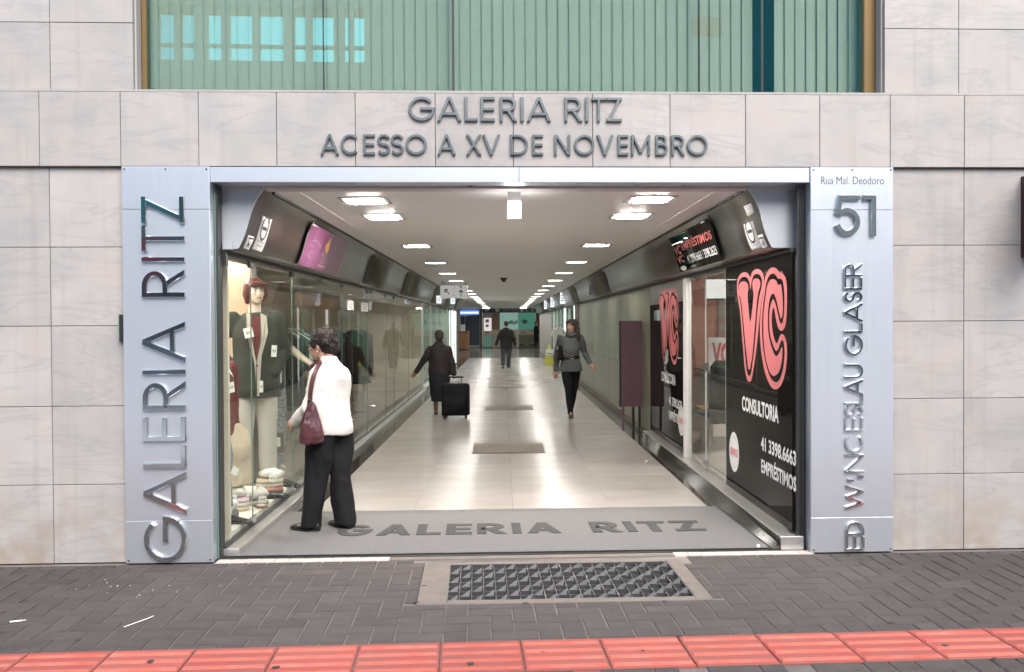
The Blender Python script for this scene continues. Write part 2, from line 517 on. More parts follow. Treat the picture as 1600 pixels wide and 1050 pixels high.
def kids(o):
    return [c for c in bpy.data.objects if c.parent is o]

def dup(o, loc=None, label=None, parent=None):
    c = o.copy()
    COL.objects.link(c)
    if parent is not None: c.parent = parent
    if loc is not None: c.location = loc
    if label: c['label'] = label
    for k in kids(o):
        dup(k, parent=c)
    return c

def remeshed(mb, name, mt, parent, voxel=0.009, smooth=4, wrinkle=0.0, wscale=9.0, axis=None):
    me = mb.mesh('tmp', mt)
    bm = bmesh.new(); bm.from_mesh(me)
    bmesh.ops.recalc_face_normals(bm, faces=bm.faces)
    bm.to_mesh(me); bm.free()
    o = bpy.data.objects.new('tmp', me)
    COL.objects.link(o)
    r = o.modifiers.new('r', 'REMESH'); r.mode = 'VOXEL'; r.voxel_size = voxel; r.use_smooth_shade = True
    if smooth:
        s = o.modifiers.new('s', 'SMOOTH'); s.factor = 0.5; s.iterations = smooth
    dg = bpy.context.evaluated_depsgraph_get()
    m2 = bpy.data.meshes.new_from_object(o.evaluated_get(dg))
    bpy.data.objects.remove(o); bpy.data.meshes.remove(me)
    m2.name = name
    if wrinkle:
        ns = [v.normal.copy() for v in m2.vertices]
        for v, nn in zip(m2.vertices, ns):
            q = v.co * wscale
            if axis: q = Vector((q.x * axis[0], q.y * axis[1], q.z * axis[2]))
            v.co += nn * wrinkle * (noise.noise(q + Vector((3.1, 7.7, 1.3))) + .40 * (.4 - abs(noise.noise(q * 2.3 + Vector((1.7, 4.2, 9.3))))))
    for p in m2.polygons:
        p.use_smooth = True
    if not m2.materials:
        m2.materials.append(mt)
    return link(name, m2, parent)

# ------------------------------------------------------------------ helpers: lettering
def text(s, mt, parent, name='lettering', w=1.0, h=0.1, M=None, bold=0.0):
    cu = bpy.data.curves.new('t', 'FONT')
    cu.body = s
    cu.offset = bold
    cu.resolution_u = 3
    o = bpy.data.objects.new('t', cu)
    COL.objects.link(o)
    dg = bpy.context.evaluated_depsgraph_get()
    me = bpy.data.meshes.new_from_object(o.evaluated_get(dg))
    bpy.data.objects.remove(o); bpy.data.curves.remove(cu)
    xs = [v.co.x for v in me.vertices]; ys = [v.co.y for v in me.vertices]
    x0, x1, y0, y1 = min(xs), max(xs), min(ys), max(ys)
    for v in me.vertices:
        p = Vector(((v.co.x - x0) / (x1 - x0) * w, (v.co.y - y0) / max(1e-6, y1 - y0) * h, 0))
        v.co = M @ p if M is not None else p
    me.materials.clear(); me.materials.append(mt)
    me.name = name
    return link(name, me, parent)

def flat2d(loops, fn, name, mt, parent):
    """outline with holes (2D loops) filled, mapped to 3D by fn"""
    cu = bpy.data.curves.new('c', 'CURVE')
    cu.dimensions = '2D'; cu.fill_mode = 'BOTH'
    for lp in loops:
        sp = cu.splines.new('POLY'); sp.points.add(len(lp) - 1); sp.use_cyclic_u = True
        for i, (x, y) in enumerate(lp):
            sp.points[i].co = (x, y, 0, 1)
    o = bpy.data.objects.new('c', cu); COL.objects.link(o)
    dg = bpy.context.evaluated_depsgraph_get()
    me = bpy.data.meshes.new_from_object(o.evaluated_get(dg))
    bpy.data.objects.remove(o); bpy.data.curves.remove(cu)
    for v in me.vertices:
        v.co = fn(v.co.x, v.co.y)
    me.materials.clear(); me.materials.append(mt)
    me.name = name
    return link(name, me, parent)

def arc(cx, cy, rx, ry, a0, a1, n=14):
    return [(cx + rx * math.cos(R(a0 + (a1 - a0) * i / n)), cy + ry * math.sin(R(a0 + (a1 - a0) * i / n))) for i in range(n + 1)]

def glyph(ch, w, t):
    """strokes of a geometric capital, height 1, width w, stroke t: ('r', pts, closed) ribbons and ('p', quad) slabs"""
    m = t / 2
    def sl(x0, y0, x1, y1):
        hw = m * math.sqrt(1 + ((x1 - x0) / (y1 - y0)) ** 2)
        return ('p', [(x0 - hw, y0), (x0 + hw, y0), (x1 + hw, y1), (x1 - hw, y1)])
    hb = lambda x0, x1, y: ('p', [(x0, y - m), (x1, y - m), (x1, y + m), (x0, y + m)])
    vb = lambda x, y0=0.0, y1=1.0: ('p', [(x - m, y0), (x + m, y0), (x + m, y1), (x - m, y1)])
    e = m * 1.15
    if ch == 'A': return [sl(e, 0, w / 2, 1), sl(w - e, 0, w / 2, 1), hb(w * .22, w * .78, .30)]
    if ch == 'C': return [('r', arc(w / 2, .5, w / 2 - m, .5 - m, 47, 313, 22), False)]
    if ch == 'G': return [('r', arc(w / 2, .5, w / 2 - m, .5 - m, 42, 360, 26) + [(w * .45, .5)], False)]
    if ch == 'O': return [('r', arc(w / 2, .5, w / 2 - m, .5 - m, 0, 360, 32)[:-1], True)]
    if ch == 'D':
        rx = min(w - t, .5) * .95
        return [('r', [(m, m), (w - m - rx, m)] + arc(w - m - rx, .5, rx, .5 - m, -90, 90, 16)[1:] + [(m, 1 - m)], True)]
    if ch == 'E': return [vb(m), hb(m, w, m), hb(m, w * .95, .5), hb(m, w, 1 - m)]
    if ch == 'I': return [('p', [(0, 0), (w, 0), (w, 1), (0, 1)])]
    if ch == 'L': return [vb(m), hb(m, w, m)]
    if ch == 'T': return [vb(w / 2), hb(0, w, 1 - m)]
    if ch == 'M': return [vb(m), vb(w - m), sl(m, 1, w / 2, .12), sl(w - m, 1, w / 2, .12)]
    if ch == 'N': return [vb(m), vb(w - m), sl(m * 1.3, 1, w - m * 1.3, 0)]
    if ch == 'V': return [sl(e, 1, w / 2, 0), sl(w - e, 1, w / 2, 0)]
    if ch == 'W': return [sl(e, 1, w * .27, 0), sl(w * .5, .95, w * .27, 0), sl(w * .5, .95, w * .73, 0), sl(w - e, 1, w * .73, 0)]
    if ch == 'X': return [sl(e, 0, w - e, 1), sl(w - e, 0, e, 1)]
    if ch == 'Z': return [hb(0, w, 1 - m), hb(0, w, m), sl(e * 1.2, 0, w - e * 1.2, 1)]
    if ch == 'U':
        r = w / 2 - m
        return [('r', [(m, 1), (m, r + m)] + arc(w / 2, r + m, r, r, 180, 360, 14)[1:] + [(w - m, 1)], False)]
    if ch == 'R':
        ry = (1 - m - .46) / 2
        rx = min(ry * 1.2, w * .5)
        cx = w * .92 - m - rx
        return [('r', [(m, 0), (m, 1 - m), (cx, 1 - m)] + arc(cx, .46 + ry, rx, ry, 90, -90, 12)[1:] + [(m, .46)], False), sl(w * .98 - e, 0, w * .45, .46)]
    if ch == 'B':
        y = .53
        r1 = (y - m) / 2; r2 = (1 - m - y) / 2
        c1 = w - m - r1; c2 = w * .9 - m - r2
        return [('r', [(m, m), (c1, m)] + arc(c1, m + r1, r1, r1, -90, 90, 10)[1:] + [(m, y)], True),
                ('r', [(m, y), (c2, y)] + arc(c2, y + r2, r2, r2, -90, 90, 10)[1:] + [(m, 1 - m)], True)]
    if ch == 'S':
        ry = (1 - t) / 4
        rx = w / 2 - m
        return [('r', arc(w / 2, .5 + ry, rx, ry, 25, 270, 14) + arc(w / 2, .5 - ry, rx, ry, 90, -155, 14)[1:], False)]
    if ch == '5':
        return [('r', [(w * .98, 1 - m), (w * .24, 1 - m), (w * .12, .53)], False), ('r', arc(w * .5, .34, w * .5 - m, .34 - m, 140, -165, 20), False)]
    if ch == '1': return [vb(w - m), hb(0, w - m, 1 - m)]
    return []

def ribbon(mb, pts, t, d, closed, fn):
    n = len(pts)
    P = [Vector((p[0], p[1])) for p in pts]
    rows = []
    for i in range(n):
        a = P[i - 1] if (i > 0 or closed) else None
        b = P[(i + 1) % n] if (i < n - 1 or closed) else None
        d1 = (P[i] - a).normalized() if a is not None else None
        d2 = (b - P[i]).normalized() if b is not None else None
        if d1 is None: d1 = d2
        if d2 is None: d2 = d1
        n1 = Vector((-d1.y, d1.x)); n2 = Vector((-d2.y, d2.x))
        mt = n1 + n2
        mt = mt.normalized() if mt.length > 1e-4 else n1
        k = 1.0 / max(0.55, mt.dot(n1))
        off = mt * (t / 2 * k)
        rows.append([fn(*(P[i] + off), 0), fn(*(P[i] + off), d * .82), fn(*(P[i] + off * .80), d), fn(*(P[i] - off * .80), d), fn(*(P[i] - off), d * .82), fn(*(P[i] - off), 0)])
    vs = [q for r in rows for q in r]
    fs = []
    for i in range(n if closed else n - 1):
        j = (i + 1) % n
        for k in range(5):
            fs.append((i * 6 + k, i * 6 + k + 1, j * 6 + k + 1, j * 6 + k))
    if not closed:
        fs.append(tuple(range(6))); fs.append(tuple((n - 1) * 6 + k for k in range(6))[::-1])
    mb.add(vs, fs)

def slab(mb, q, d, fn, c):
    """convex quad extruded to d with a small chamfer c"""
    P = [Vector(p) for p in q]
    n = len(P)
    ar = sum(P[i].x * P[(i + 1) % n].y - P[(i + 1) % n].x * P[i].y for i in range(n))
    if ar < 0: P.reverse()
    ins = []
    for i in range(n):
        d1 = (P[i] - P[i - 1]).normalized(); d2 = (P[(i + 1) % n] - P[i]).normalized()
        n1 = Vector((-d1.y, d1.x)); n2 = Vector((-d2.y, d2.x))
        mt = (n1 + n2).normalized()
        ins.append(P[i] + mt * (c / max(.5, mt.dot(n1))))
    vs = [fn(p.x, p.y, 0) for p in P] + [fn(p.x, p.y, d * .82) for p in P] + [fn(p.x, p.y, d) for p in ins]
    fs = []
    for r in (0, n):
        fs += [(r + i, r + (i + 1) % n, r + n + (i + 1) % n, r + n + i) for i in range(n)]
    fs.append(tuple(range(2 * n, 3 * n)))
    mb.add(vs, fs)

def letter(ch, mt, parent, O, X, Y, N, w, h, t, depth):
    """one raised letter as its own part: origin O, writing direction X, up Y, outward N (metres)"""
    mb = MB()
    O, X, Y, N = Vector(O), Vector(X), Vector(Y), Vector(N)
    for i, s in enumerate(glyph(ch, w / h, t / h)):
        dd = depth - i * 0.0009
        fn = lambda x, y, z: O + X * (x * h) + Y * (y * h) + N * z
        if s[0] == 'r': ribbon(mb, s[1], t / h, dd, s[2], fn)
        else: slab(mb, s[1], dd, fn, t / h * .10)
    return mb.build('letter', mt, parent)
# ================================================================== THE FACADE
GROUP_BOTH = None
# --- ground in the street and the sidewalk
MB().box(-60, 60, -60, -5.0, -0.35, -0.16).build('street', M_ASPHALT)['kind'] = 'structure'
MB().box(-60, 60, -23.9, -13.5, -0.2, -0.03).build('opposite_pavement', M_CONC)['kind'] = 'structure'
walk = MB()
MB().box(-40, 40, -0.5, 70, -0.45, -0.31).build('ground', M_ASPHALT)['kind'] = 'structure'

# red strip, slightly out of line with the facade as in the photograph
RA = 0.018
def red_line(u): return -1.655 + RA * u      # depth (facade frame) of the strip's house-side edge
RW = 0.405
gu0, _ = onF(668, 880); gx = [onZ(*p) for p in ((672, 872), (1052, 872), (1108, 950), (652, 950))]
def toF(p): v = Vector((p[0], p[1], 0)); return v.dot(FU), v.dot(FN)
g_in = [toF(onZ(*p)) for p in ((705, 881), (1046, 879), (1083, 933), (696, 938))]
GU0 = (g_in[0][0] + g_in[3][0]) / 2; GU1 = (g_in[1][0] + g_in[2][0]) / 2
GD1 = (g_in[0][1] + g_in[1][1]) / 2; GD0 = (g_in[2][1] + g_in[3][1]) / 2
FRM = 0.105
print('grate', GU0, GU1, GD0, GD1)
SLAB = (GU0 - 0.17, GU1 + 0.10, GD0 - 0.07, GD1 + 0.05)

walk.box(-9, GU0 - .012, -5.0, 0.02, -0.30, -0.0075).box(GU1 + .012, 9, -5.0, 0.02, -0.30, -0.0075)
walk.box(GU0 - .012, GU1 + .012, -5.0, GD0 - .012, -0.30, -0.0075).box(GU0 - .012, GU1 + .012, GD1 + .012, 0.02, -0.30, -0.0075)
walk = walk.build('sidewalk', M_SAND, None, rz=FA)
walk['kind'] = 'structure'
# pavers in herringbone
pw = 0.125
pa, pb = MB(), MB()
g_ = 0.0040
pa.cbox(g_, 2 * pw - g_, g_, pw - g_, -0.03, 0.0, 0.0045, '+z')
pb.cbox(g_, pw - g_, g_, 2 * pw - g_, -0.03, 0.0, 0.0045, '+z')
mpa, mpb = pa.mesh('paver', M_PAVER), pb.mesh('paver', M_PAVER)
cand = []
for row in range(-30, 2):
    for col in range(-60, 70):
        x, y = col * pw, row * pw
        k = (col - row) % 4
        if k == 0: cand.append((x, y, 0))
        elif k == 3: cand.append((x, y, 1))
keep = []
cuts = []
for x, y, t in cand:
    W, H = (2 * pw, pw) if t == 0 else (pw, 2 * pw)
    if y > -0.04 or y < -3.3 or x < -6.4 or x > 6.4: continue
    if y + H > -0.058:
        # bricks cut along the house wall and the threshold strip
        if not (x + W > SLAB[0] and x < SLAB[1]): cuts.append((x, x + W, y, -0.058))
        continue
    if x + W > SLAB[0] and x < SLAB[1] and y + H > SLAB[2]:
        # bricks cut to fit round the grate's concrete surround
        opts = [(x, min(x + W, SLAB[0]), y, y + H), (max(x, SLAB[1]), x + W, y, y + H), (x, x + W, y, min(y + H, SLAB[2]))]
        c0 = max(opts, key=lambda q: max(0, q[1] - q[0]) * max(0, q[3] - q[2]))
        if c0[1] - c0[0] > .02 and c0[3] - c0[2] > .02: cuts.append(c0)
        continue
    cx, cy = x + W / 2, y + H / 2
    rl = red_line(cx)
    if rl - RW + 0.03 < cy < rl - 0.035:
        if y + H > rl + .025: cuts.append((x, x + W, rl + .002, y + H))
        continue
    p = FU * cx + FN * cy
    sx, sy, dd = proj((p.x, p.y, 0))
    vis = -20 < sx < 1620 and sy < 1062
    keep.append((0 if vis else 1, dd, x, y, t))
keep.sort()
def in_view(q):
    p = FU * ((q[0] + q[1]) / 2) + FN * ((q[2] + q[3]) / 2)
    sx, sy, dd = proj((p.x, p.y, 0))
    return -10 < sx < 1610 and sy < 1055
hid = [q for q in cuts if not in_view(q)]
cuts = [q for q in cuts if in_view(q)]
rest = MB()
for i, (nv, dd, x, y, t) in enumerate(keep):
    z = random.uniform(-0.0013, 0.0004)
    if i < 300 - len(cuts) and nv == 0:
        o = link('paver', mpa if t == 0 else mpb, walk, (x, y, z), random.uniform(-.006, .006))
    else:
        W, H = (2 * pw, pw) if t == 0 else (pw, 2 * pw)
        rest.cbox(x + g_, x + W - g_, y + g_, y + H - g_, -0.03, z, 0.0045, '+z')
for q in hid: rest.cbox(q[0] + g_, q[1] - g_, q[2] + g_, q[3] - g_, -.03, 0, .003, '+z')
for c0 in cuts:
    MB().cbox(c0[0] + g_, c0[1] - g_, c0[2] + g_, c0[3] - g_, -.03, random.uniform(-.0012, .0004), .0045, '+z').build('paver', M_PAVER, walk)
rp_ = rest.build('paver_field', M_PAVER, walk); rp_['kind'] = 'stuff'
print('pavers', len(keep), sum(1 for k in keep if k[0] == 0))
# fallen scraps of litter and paint splashes on the left
# red tactile tiles
mt_ = MB()
TW = 0.405
mt_.cbox(0.003, TW - .003, -RW + .003, -.003, -0.03, 0.004, 0.004, '+z')
nf_ = len(mt_.f)
for k in range(4):
    y1 = -0.048 - k * 0.0995
    mt_.cbox(0.012, TW - .012, y1 - .036, y1, 0.003, 0.0100, 0.0058, '+z')
me_t = mt_.mesh('tactile_tile', M_RED)
me_t.materials.append(M_REDGROOVE)
for i_ in range(nf_): me_t.polygons[i_].material_index = 1
for k in range(-13, 14):
    u = 0.02 + k * TW
    link('tactile_tile', me_t, walk, (u, red_line(u) - 0.0, random.uniform(-.001, .001)), RA + random.uniform(-.004, .004))

# metal grate in its concrete surround
gt = thing('drain_grate', 'black iron grate with rows of pointed teeth set in the pavement before the entrance', 'grate', F((GU0 + GU1) / 2, (GD0 + GD1) / 2, 0), FA)
hu, hd = (GU1 - GU0) / 2, (GD1 - GD0) / 2
cu_, cd_ = (GU0 + GU1) / 2, (GD0 + GD1) / 2
s0, s1, s2, s3 = SLAB[0] - cu_, SLAB[1] - cu_, SLAB[2] - cd_, SLAB[3] - cd_
m = MB()
m.cbox(s0, -hu, s2, s3, -.035, .003, .003, '+z').cbox(hu, s1, s2, s3, -.035, .003, .003, '+z')
m.cbox(-hu - .0, hu + .0, s2, -hd, -.035, .0025, .003, '+z').cbox(-hu, hu, hd, s3, -.035, .0025, .003, '+z')
m.build('concrete_surround', M_CONC, gt)
m = MB().box(-hu - .01, hu + .01, -hd - .01, hd + .01, -.30, -.26)
m.build('pit', M_PIT, gt)
m = MB()
for sx in (-1, 1): m.box(sx * hu - .006, sx * hu + .006, -hd, hd, -.05, .002)
for sy in (-1, 1): m.box(-hu + .006, hu - .006, sy * hd - .006, sy * hd + .006, -.05, .0015)
m.build('frame', M_IRON, gt)
NC, NR = 20, 8
cw, ch = 2 * hu / NC, 2 * hd / NR
mbar = MB().box(-.003, .003, -hd + .006, hd - .006, -.03, -.004).mesh('bar', M_IRON)
for i in range(1, NC): link('bar', mbar, gt, (-hu + i * cw, 0, 0))
mcr = MB().box(-hu + .006, hu - .006, -.0025, .0025, -.03, -.006).mesh('cross_bar', M_IRON)
for j in range(1, NR): link('cross_bar', mcr, gt, (0, -hd + j * ch, 0))
tt = MB()   # a folded tooth: tip up at the far right corner
tt.add([(cw * .02, ch * .05, -.010), (cw * .78, ch * .16, -.016), (cw * .92, ch * .62, -.016), (cw * .34, ch * .66, -.012), (cw * .93, ch * .60, .020)],
       [(0, 1, 4), (1, 2, 4), (2, 3, 4), (3, 0, 4), (3, 2, 1, 0)])
mtooth = tt.mesh('tooth', M_IRON)
for j in range(NR):
    for i in range(NC):
        if (i + j) % 2 == 0:
            link('tooth', mtooth, gt, (-hu + i * cw, -hd + j * ch, random.uniform(-.002, .001)))

# --- building
bld = thing('building_facade', 'pale stone clad building front with the gallery entrance', 'building', (0, 0, 0), FA)
zl = [onF(80, y)[1] for y in (385.5, 509.5, 633.5, 757)]
zr = [onF(1450, y)[1] for y in (384, 502, 624.5, 741.5)]
print('rows L', [round(a, 3) for a in zl], 'R', [round(a, 3) for a in zr])
rows = [(a + b) / 2 for a, b in zip(zl, zr)]
zb_bot = (onF(80, 261, -.03)[1] + onF(800, 257, -.03)[1] + onF(1450, 264, -.03)[1]) / 3
zb_top = (onF(80, 146, -.03)[1] + onF(800, 141, -.03)[1] + onF(1450, 150, -.03)[1]) / 3
print('band', zb_bot, zb_top, 'left/right', onF(80, 261, -.03)[1], onF(800, 257, -.03)[1], onF(1450, 264, -.03)[1])
uPL0, uPL1 = onF(193, 560, -.05)[0], onF(330, 560, -.05)[0]
uPR0, uPR1 = onF(1267, 560, -.05)[0], onF(1396, 560, -.05)[0]
print('pillars', uPL0, uPL1, uPR0, uPR1)
uWL, uWR = onF(208, 80)[0], onF(1382, 80)[0]
GAP = 0.0019
def panel(u0, u1, z0, z1, d=0.0, th=.035):
    m = MB(); cx, cz = (u0 + u1) / 2, (z0 + z1) / 2
    hw, hh = (u1 - u0) / 2 - GAP, (z1 - z0) / 2 - GAP
    m.cbox(-hw, hw, d + random.uniform(-.0006, .0006), d + th, -hh, hh, .002)
    m.build('stone_panel', M_STONE, bld, loc=(cx, 0, cz))
# lower wall left and right
zrows = [0.0] + rows[::-1] + [zb_bot]
uL = onF(80.5, 570)[0]
colsL = [uL - 1.06, uL - .53, uL, uPL0 + .03]
uR = onF(1506, 560)[0]
colsR = [uPR1 - .03, uR, uR + .53, uR + 1.06]
for cols in (colsL, colsR):
    for c0, c1 in zip(cols, cols[1:]):
        for z0, z1 in zip(zrows, zrows[1:]):
            panel(c0, c1, z0, z1)
# band
bx = [onF(p, 200, -.03)[0] for p in (61, 188, 310, 432, 555, 680, 802, 926, 1047, 1165, 1281, 1391, 1507)]
bx = [bx[0] - 1.1, bx[0] - .55] + bx + [bx[-1] + .55, bx[-1] + 1.1]
for c0, c1 in zip(bx, bx[1:]): panel(c0, c1, zb_bot, zb_top, -.03, .06)
# ledge on top of the band
m = MB().box(bx[0], bx[-1], -.028, .16, zb_top + .001, zb_top + .016)
m.build('ledge', M_STONE, bld)
# upper wall
zu = [zb_top + .016, (onF(80, 38)[1] + onF(1450, 42)[1]) / 2]
zu += [zu[1] + .55, zu[1] + 1.1]
uul = onF(78, 80)[0]; uur = onF(1498, 80)[0]
for cols in ([uul - 1.06, uul - .53, uul, uWL], [uWR, uur, uur + .53, uur + 1.06]):
    for c0, c1 in zip(cols, cols[1:]):
        for z0, z1 in zip(zu, zu[1:]): panel(c0, c1, z0, z1)
# structural wall behind the cladding
ZT = zu[-1]
u0_, u1_ = -7.0, 7.0
m = MB()
m.box(u0_, uPL0 + .02, .034, .25, -.02, zb_bot + .02).box(uPR1 - .02, u1_, .034, .25, -.02, zb_bot + .02)
m.box(u0_, u1_, .031, .30, zb_bot + .021, zb_top - .002)
m.box(u0_, uWL - .0, .036, .25, zb_top - .001, ZT).box(uWR, u1_, .036, .25, zb_top - .001, ZT)
m.box(u0_, u1_, .0, 3.0, ZT, ZT + .2)
m.build('masonry', M_MORTAR, bld)
# blank stone beyond the photo's edges
m = MB(); m.box(u0_, colsL[0] - .01, .0, .03, 0, zb_bot).box(colsR[-1] + .01, u1_, 0, .03, 0, zb_bot)
m.box(u0_, bx[0] - .01, -.03, .03, zb_bot, zb_top).box(bx[-1] + .01, u1_, -.03, .03, zb_bot, zb_top)
m.box(u0_, uul - 1.07, 0, .03, zb_top, ZT).box(uur + 1.07, u1_, 0, .03, zb_top, ZT)
m.build('plain_cladding', M_STONE, bld)
# window: reveal, bronze side posts, glass panes, mullions
wz0 = zb_top + .016
wu = lambda px, d: onF(px, 80, d)[0]
WD = .14
win = thing('window', None, None); win.parent = bld
MB().box(uWL, uWL + .012, .03, WD + .02, wz0, ZT).build('reveal', M_GREYWALL, win)
MB().box(uWR - .012, uWR, .03, WD + .02, wz0, ZT).build('reveal', M_GREYWALL, win)
m = MB(); a0, a1 = wu(212, WD), wu(231, WD); b0, b1 = wu(1347, WD), wu(1367, WD)
MB().cbox(uWL + .013, a1, WD - .03, WD + .05, wz0, ZT, .006).build('window_frame', M_BRONZE, win)
MB().cbox(b0, uWR - .013, WD - .03, WD + .05, wz0, ZT, .006).build('window_frame', M_BRONZE, win)
mull = [wu(p, WD) for p in (505, 708, 1093, 1191)]
edges = [a1] + mull + [b0]
for i, (c0, c1) in enumerate(zip(edges, edges[1:])):
    MB().box(c0 + .002, c1 - .002, WD, WD + .008, wz0 + .002, ZT - .01).build('glass_pane', M_WINGLASS, win)
m = MB()
for k, c in enumerate(mull):
    hw = (.003, .008, .003, .006)[k]
    m.box(c - hw, c + hw, WD - .002, WD + .03, wz0, ZT)
m.build('mullion', M_BLACK, win)
m = MB().box(a1, b0, WD - .004, WD + .02, wz0 - .001, wz0 + .012); m.build('sill_profile', M_ALU, win)
# blinds
bl = thing('vertical_blinds', 'pale vertical fabric blinds behind the green window above the entrance', 'blinds', F(0, WD + .12, wz0), FA)
xa, xb = wu(232, WD + .12), wu(1346, WD + .12)
sw = 0.0785
sm = MB(); ang = R(13)
c_, s_ = math.cos(ang), math.sin(ang)
hw = .0412
pts = []
for k in range(5):
    q = -hw + 2 * hw * k / 4
    bow = .006 * (1 - (q / hw) ** 2)
    pts.append((q * c_ + bow * s_, q * s_ - bow * c_))
ring0 = [Vector((p[0], p[1], .02)) for p in pts] + [Vector((p[0], p[1] + .0012, .02)) for p in pts[::-1]]
ring1 = [Vector((p.x, p.y, ZT - wz0 - .05)) for p in ring0]
sm.loft([ring0, ring1])
sm.box(-.012, .012, -.012, .012, .012, .022)
slat_me = sm.mesh('blind_slat', M_BLIND)
n = int((xb - xa) / sw)
gap0, gap1 = wu(1176, WD + .12), wu(1198, WD + .12)
for i in range(n + 1):
    x = xa + .04 + i * sw
    if gap0 - .03 < x < gap1 + .02: continue
    link('blind_slat', slat_me, bl, (x, 0, 0), random.uniform(-.05, .05))
MB().box(xa, xb, -.02, .02, ZT - wz0 - .05, ZT - wz0 - .01).build('head_rail', M_WHITE, bl)
# the room behind the blinds
m = MB()
m.box(-3.4, 3.4, 2.2, 2.3, zb_top - .1, ZT).box(-3.4, -3.3, .25, 2.2, zb_top - .1, ZT).box(3.3, 3.4, .25, 2.2, zb_top - .1, ZT)
m.box(-3.4, 3.4, .30, 2.2, zb_top - .12, zb_top - .05)
m.build('upper_room', M_GREYWALL, bld)
# something small and blue left on the sill inside, at the window's left end
bs = thing('cloth_bundle', 'small blue cloth bundle in the lower left corner of the upper window', 'cloth', F(wu(229, WD + .05) + .02, WD + .055, wz0), FA)
m = MB(); 
for k in range(5): m.ball((random.uniform(-.03, .04), random.uniform(-.01, .01), .025 + random.uniform(-.01, .015)), .028, .02, .025, n=8, m=6)
remeshed(m, 'cloth', mat('blue_cloth', (.10, .22, .25), .9), bs, .006, 2)

# --- steel pillars, lintel
PD = -.05
zp1 = zb_bot - .002
def pillar(name, label, u0, u1, seams):
    p = thing(name, label, 'pillar', F((u0 + u1) / 2, 0, 0), FA)
    hw = (u1 - u0) / 2
    zz = [0.004] + seams + [zp1]
    for z0, z1 in zip(zz, zz[1:]):
        MB().cbox(-hw, hw, PD, .20, z0 + .0012, z1 - .0012, .003).build('steel_panel', M_CLAD, p)
    m = MB()
    for z in (zz[0] + .02, zz[-1] - .02):
        for x in (-hw + .02, 0, hw - .02):
            m.tube([(x, PD + .001, z), (x, PD - .003, z)], .006, 8)
    m.build('rivet', M_DARKMETAL, p)
    return p
pillar('steel_pillar', 'brushed steel pillar at the left of the entrance carrying tall upright letters', uPL0, uPL1, [onF(260, 813, PD)[1], onF(260, 327, PD)[1]])
pillar('steel_pillar', 'brushed steel pillar at the right of the entrance with the number 51', uPR0, uPR1, [onF(1330, 808, PD)[1], onF(1330, 328, PD)[1]])
lz0, lz1 = (onF(800, 285, -.035)[1]), zb_bot - .004
lt = thing('steel_lintel', 'brushed steel lintel strip over the entrance opening', 'lintel', F(0, 0, 0), FA)
us = onF(811, 270, -.035)[0]
MB().cbox(uPL1 + .001, us - .001, -.035, .12, lz0, lz1, .003).build('steel_panel', M_CLAD, lt)
MB().cbox(us + .001, uPR0 - .001, -.035, .12, lz0, lz1, .003).build('steel_panel', M_CLAD, lt)
# dark roller slot and stained plaster beam under the lintel
CZ = 2.585
bz0, bz1 = CZ, lz0 + .06
bm_ = thing('plaster_beam', 'stained plaster beam behind the lintel with flaking black marks', 'beam', F(0, 0, 0), FA)
m = MB().box(uPL1, uPR0, .16, .30, bz0 - .012, bz1 + .05); m.build('beam', M_PLASTER, bm_)
m = MB()
u = uPL1 + .1
while u < uPR0 - .1:
    if random.random() < .55:
        ww = random.uniform(.008, .05)
        zc = bz1 - .045 + random.uniform(-.01, .012)
        pts = [(u + ww * math.cos(a) * random.uniform(.5, 1), .1585, zc + .006 * math.sin(a) * random.uniform(.5, 1.2)) for a in [k * math.pi / 4 for k in range(8)]]
        m.poly(pts, (0, .002, 0))
    u += random.uniform(.02, .10)
m.build('peeling_spots', M_BLACKPRINT, bm_)
sg = thing('shutter_guide', 'dark steel shutter guide rail inside the right pillar', 'guide rail', F(uPR0, .06, 0), FA)
MB().cbox(-.056, -.003, .0, .035, .0, lz0 - .002, .004).build('rail', M_DARKMETAL, sg)
MB().box(-.038, -.020, -.006, -.0005, .03, lz0 - .05).build('slot', M_BLACK, sg)
sg2 = thing('shutter_guide', 'thin green edged guide rail inside the left pillar', 'guide rail', F(uPL1, .06, 0), FA)
MB().box(.003, .022, 0, .10, 0, lz0 - .002).build('rail', M_DARKMETAL, sg2)
MB().box(.003, .010, -.012, -.0005, 0, lz0 - .004).build('glass_edge', M_GLASSEDGE, sg2)
# box with a green edge on the side of the left pillar
bb = thing('wall_reader', 'small black box fixed to the left side of the left steel pillar', 'wall box', F(uPL0, -.02, onF(186, 512, -.02)[1]), FA)
MB().cbox(-.035, -.001, -.02, .03, -.09, .09, .004).build('case', M_BLACK, bb)
MB().box(-.036, -.030, -.023, -.0205, -.085, .085).build('edge_strip', M_GLASSEDGE, bb)
# dark projecting sign at the right edge of the photograph
ds = thing('projecting_sign', 'dark red sign board sticking out from the wall at the right edge', 'sign', F(onF(1595, 330, 0)[0], -.03, onF(1596, 333, -.2)[1]), FA)
MB().cbox(.0, .07, -.55, .03, -.29, .28, .006).build('board', mat('dark_red_board', (.035, .006, .009), .35), ds)
MB().box(.02, .05, -.5, -.47, .28, .34).build('bracket', M_DARKMETAL, ds)

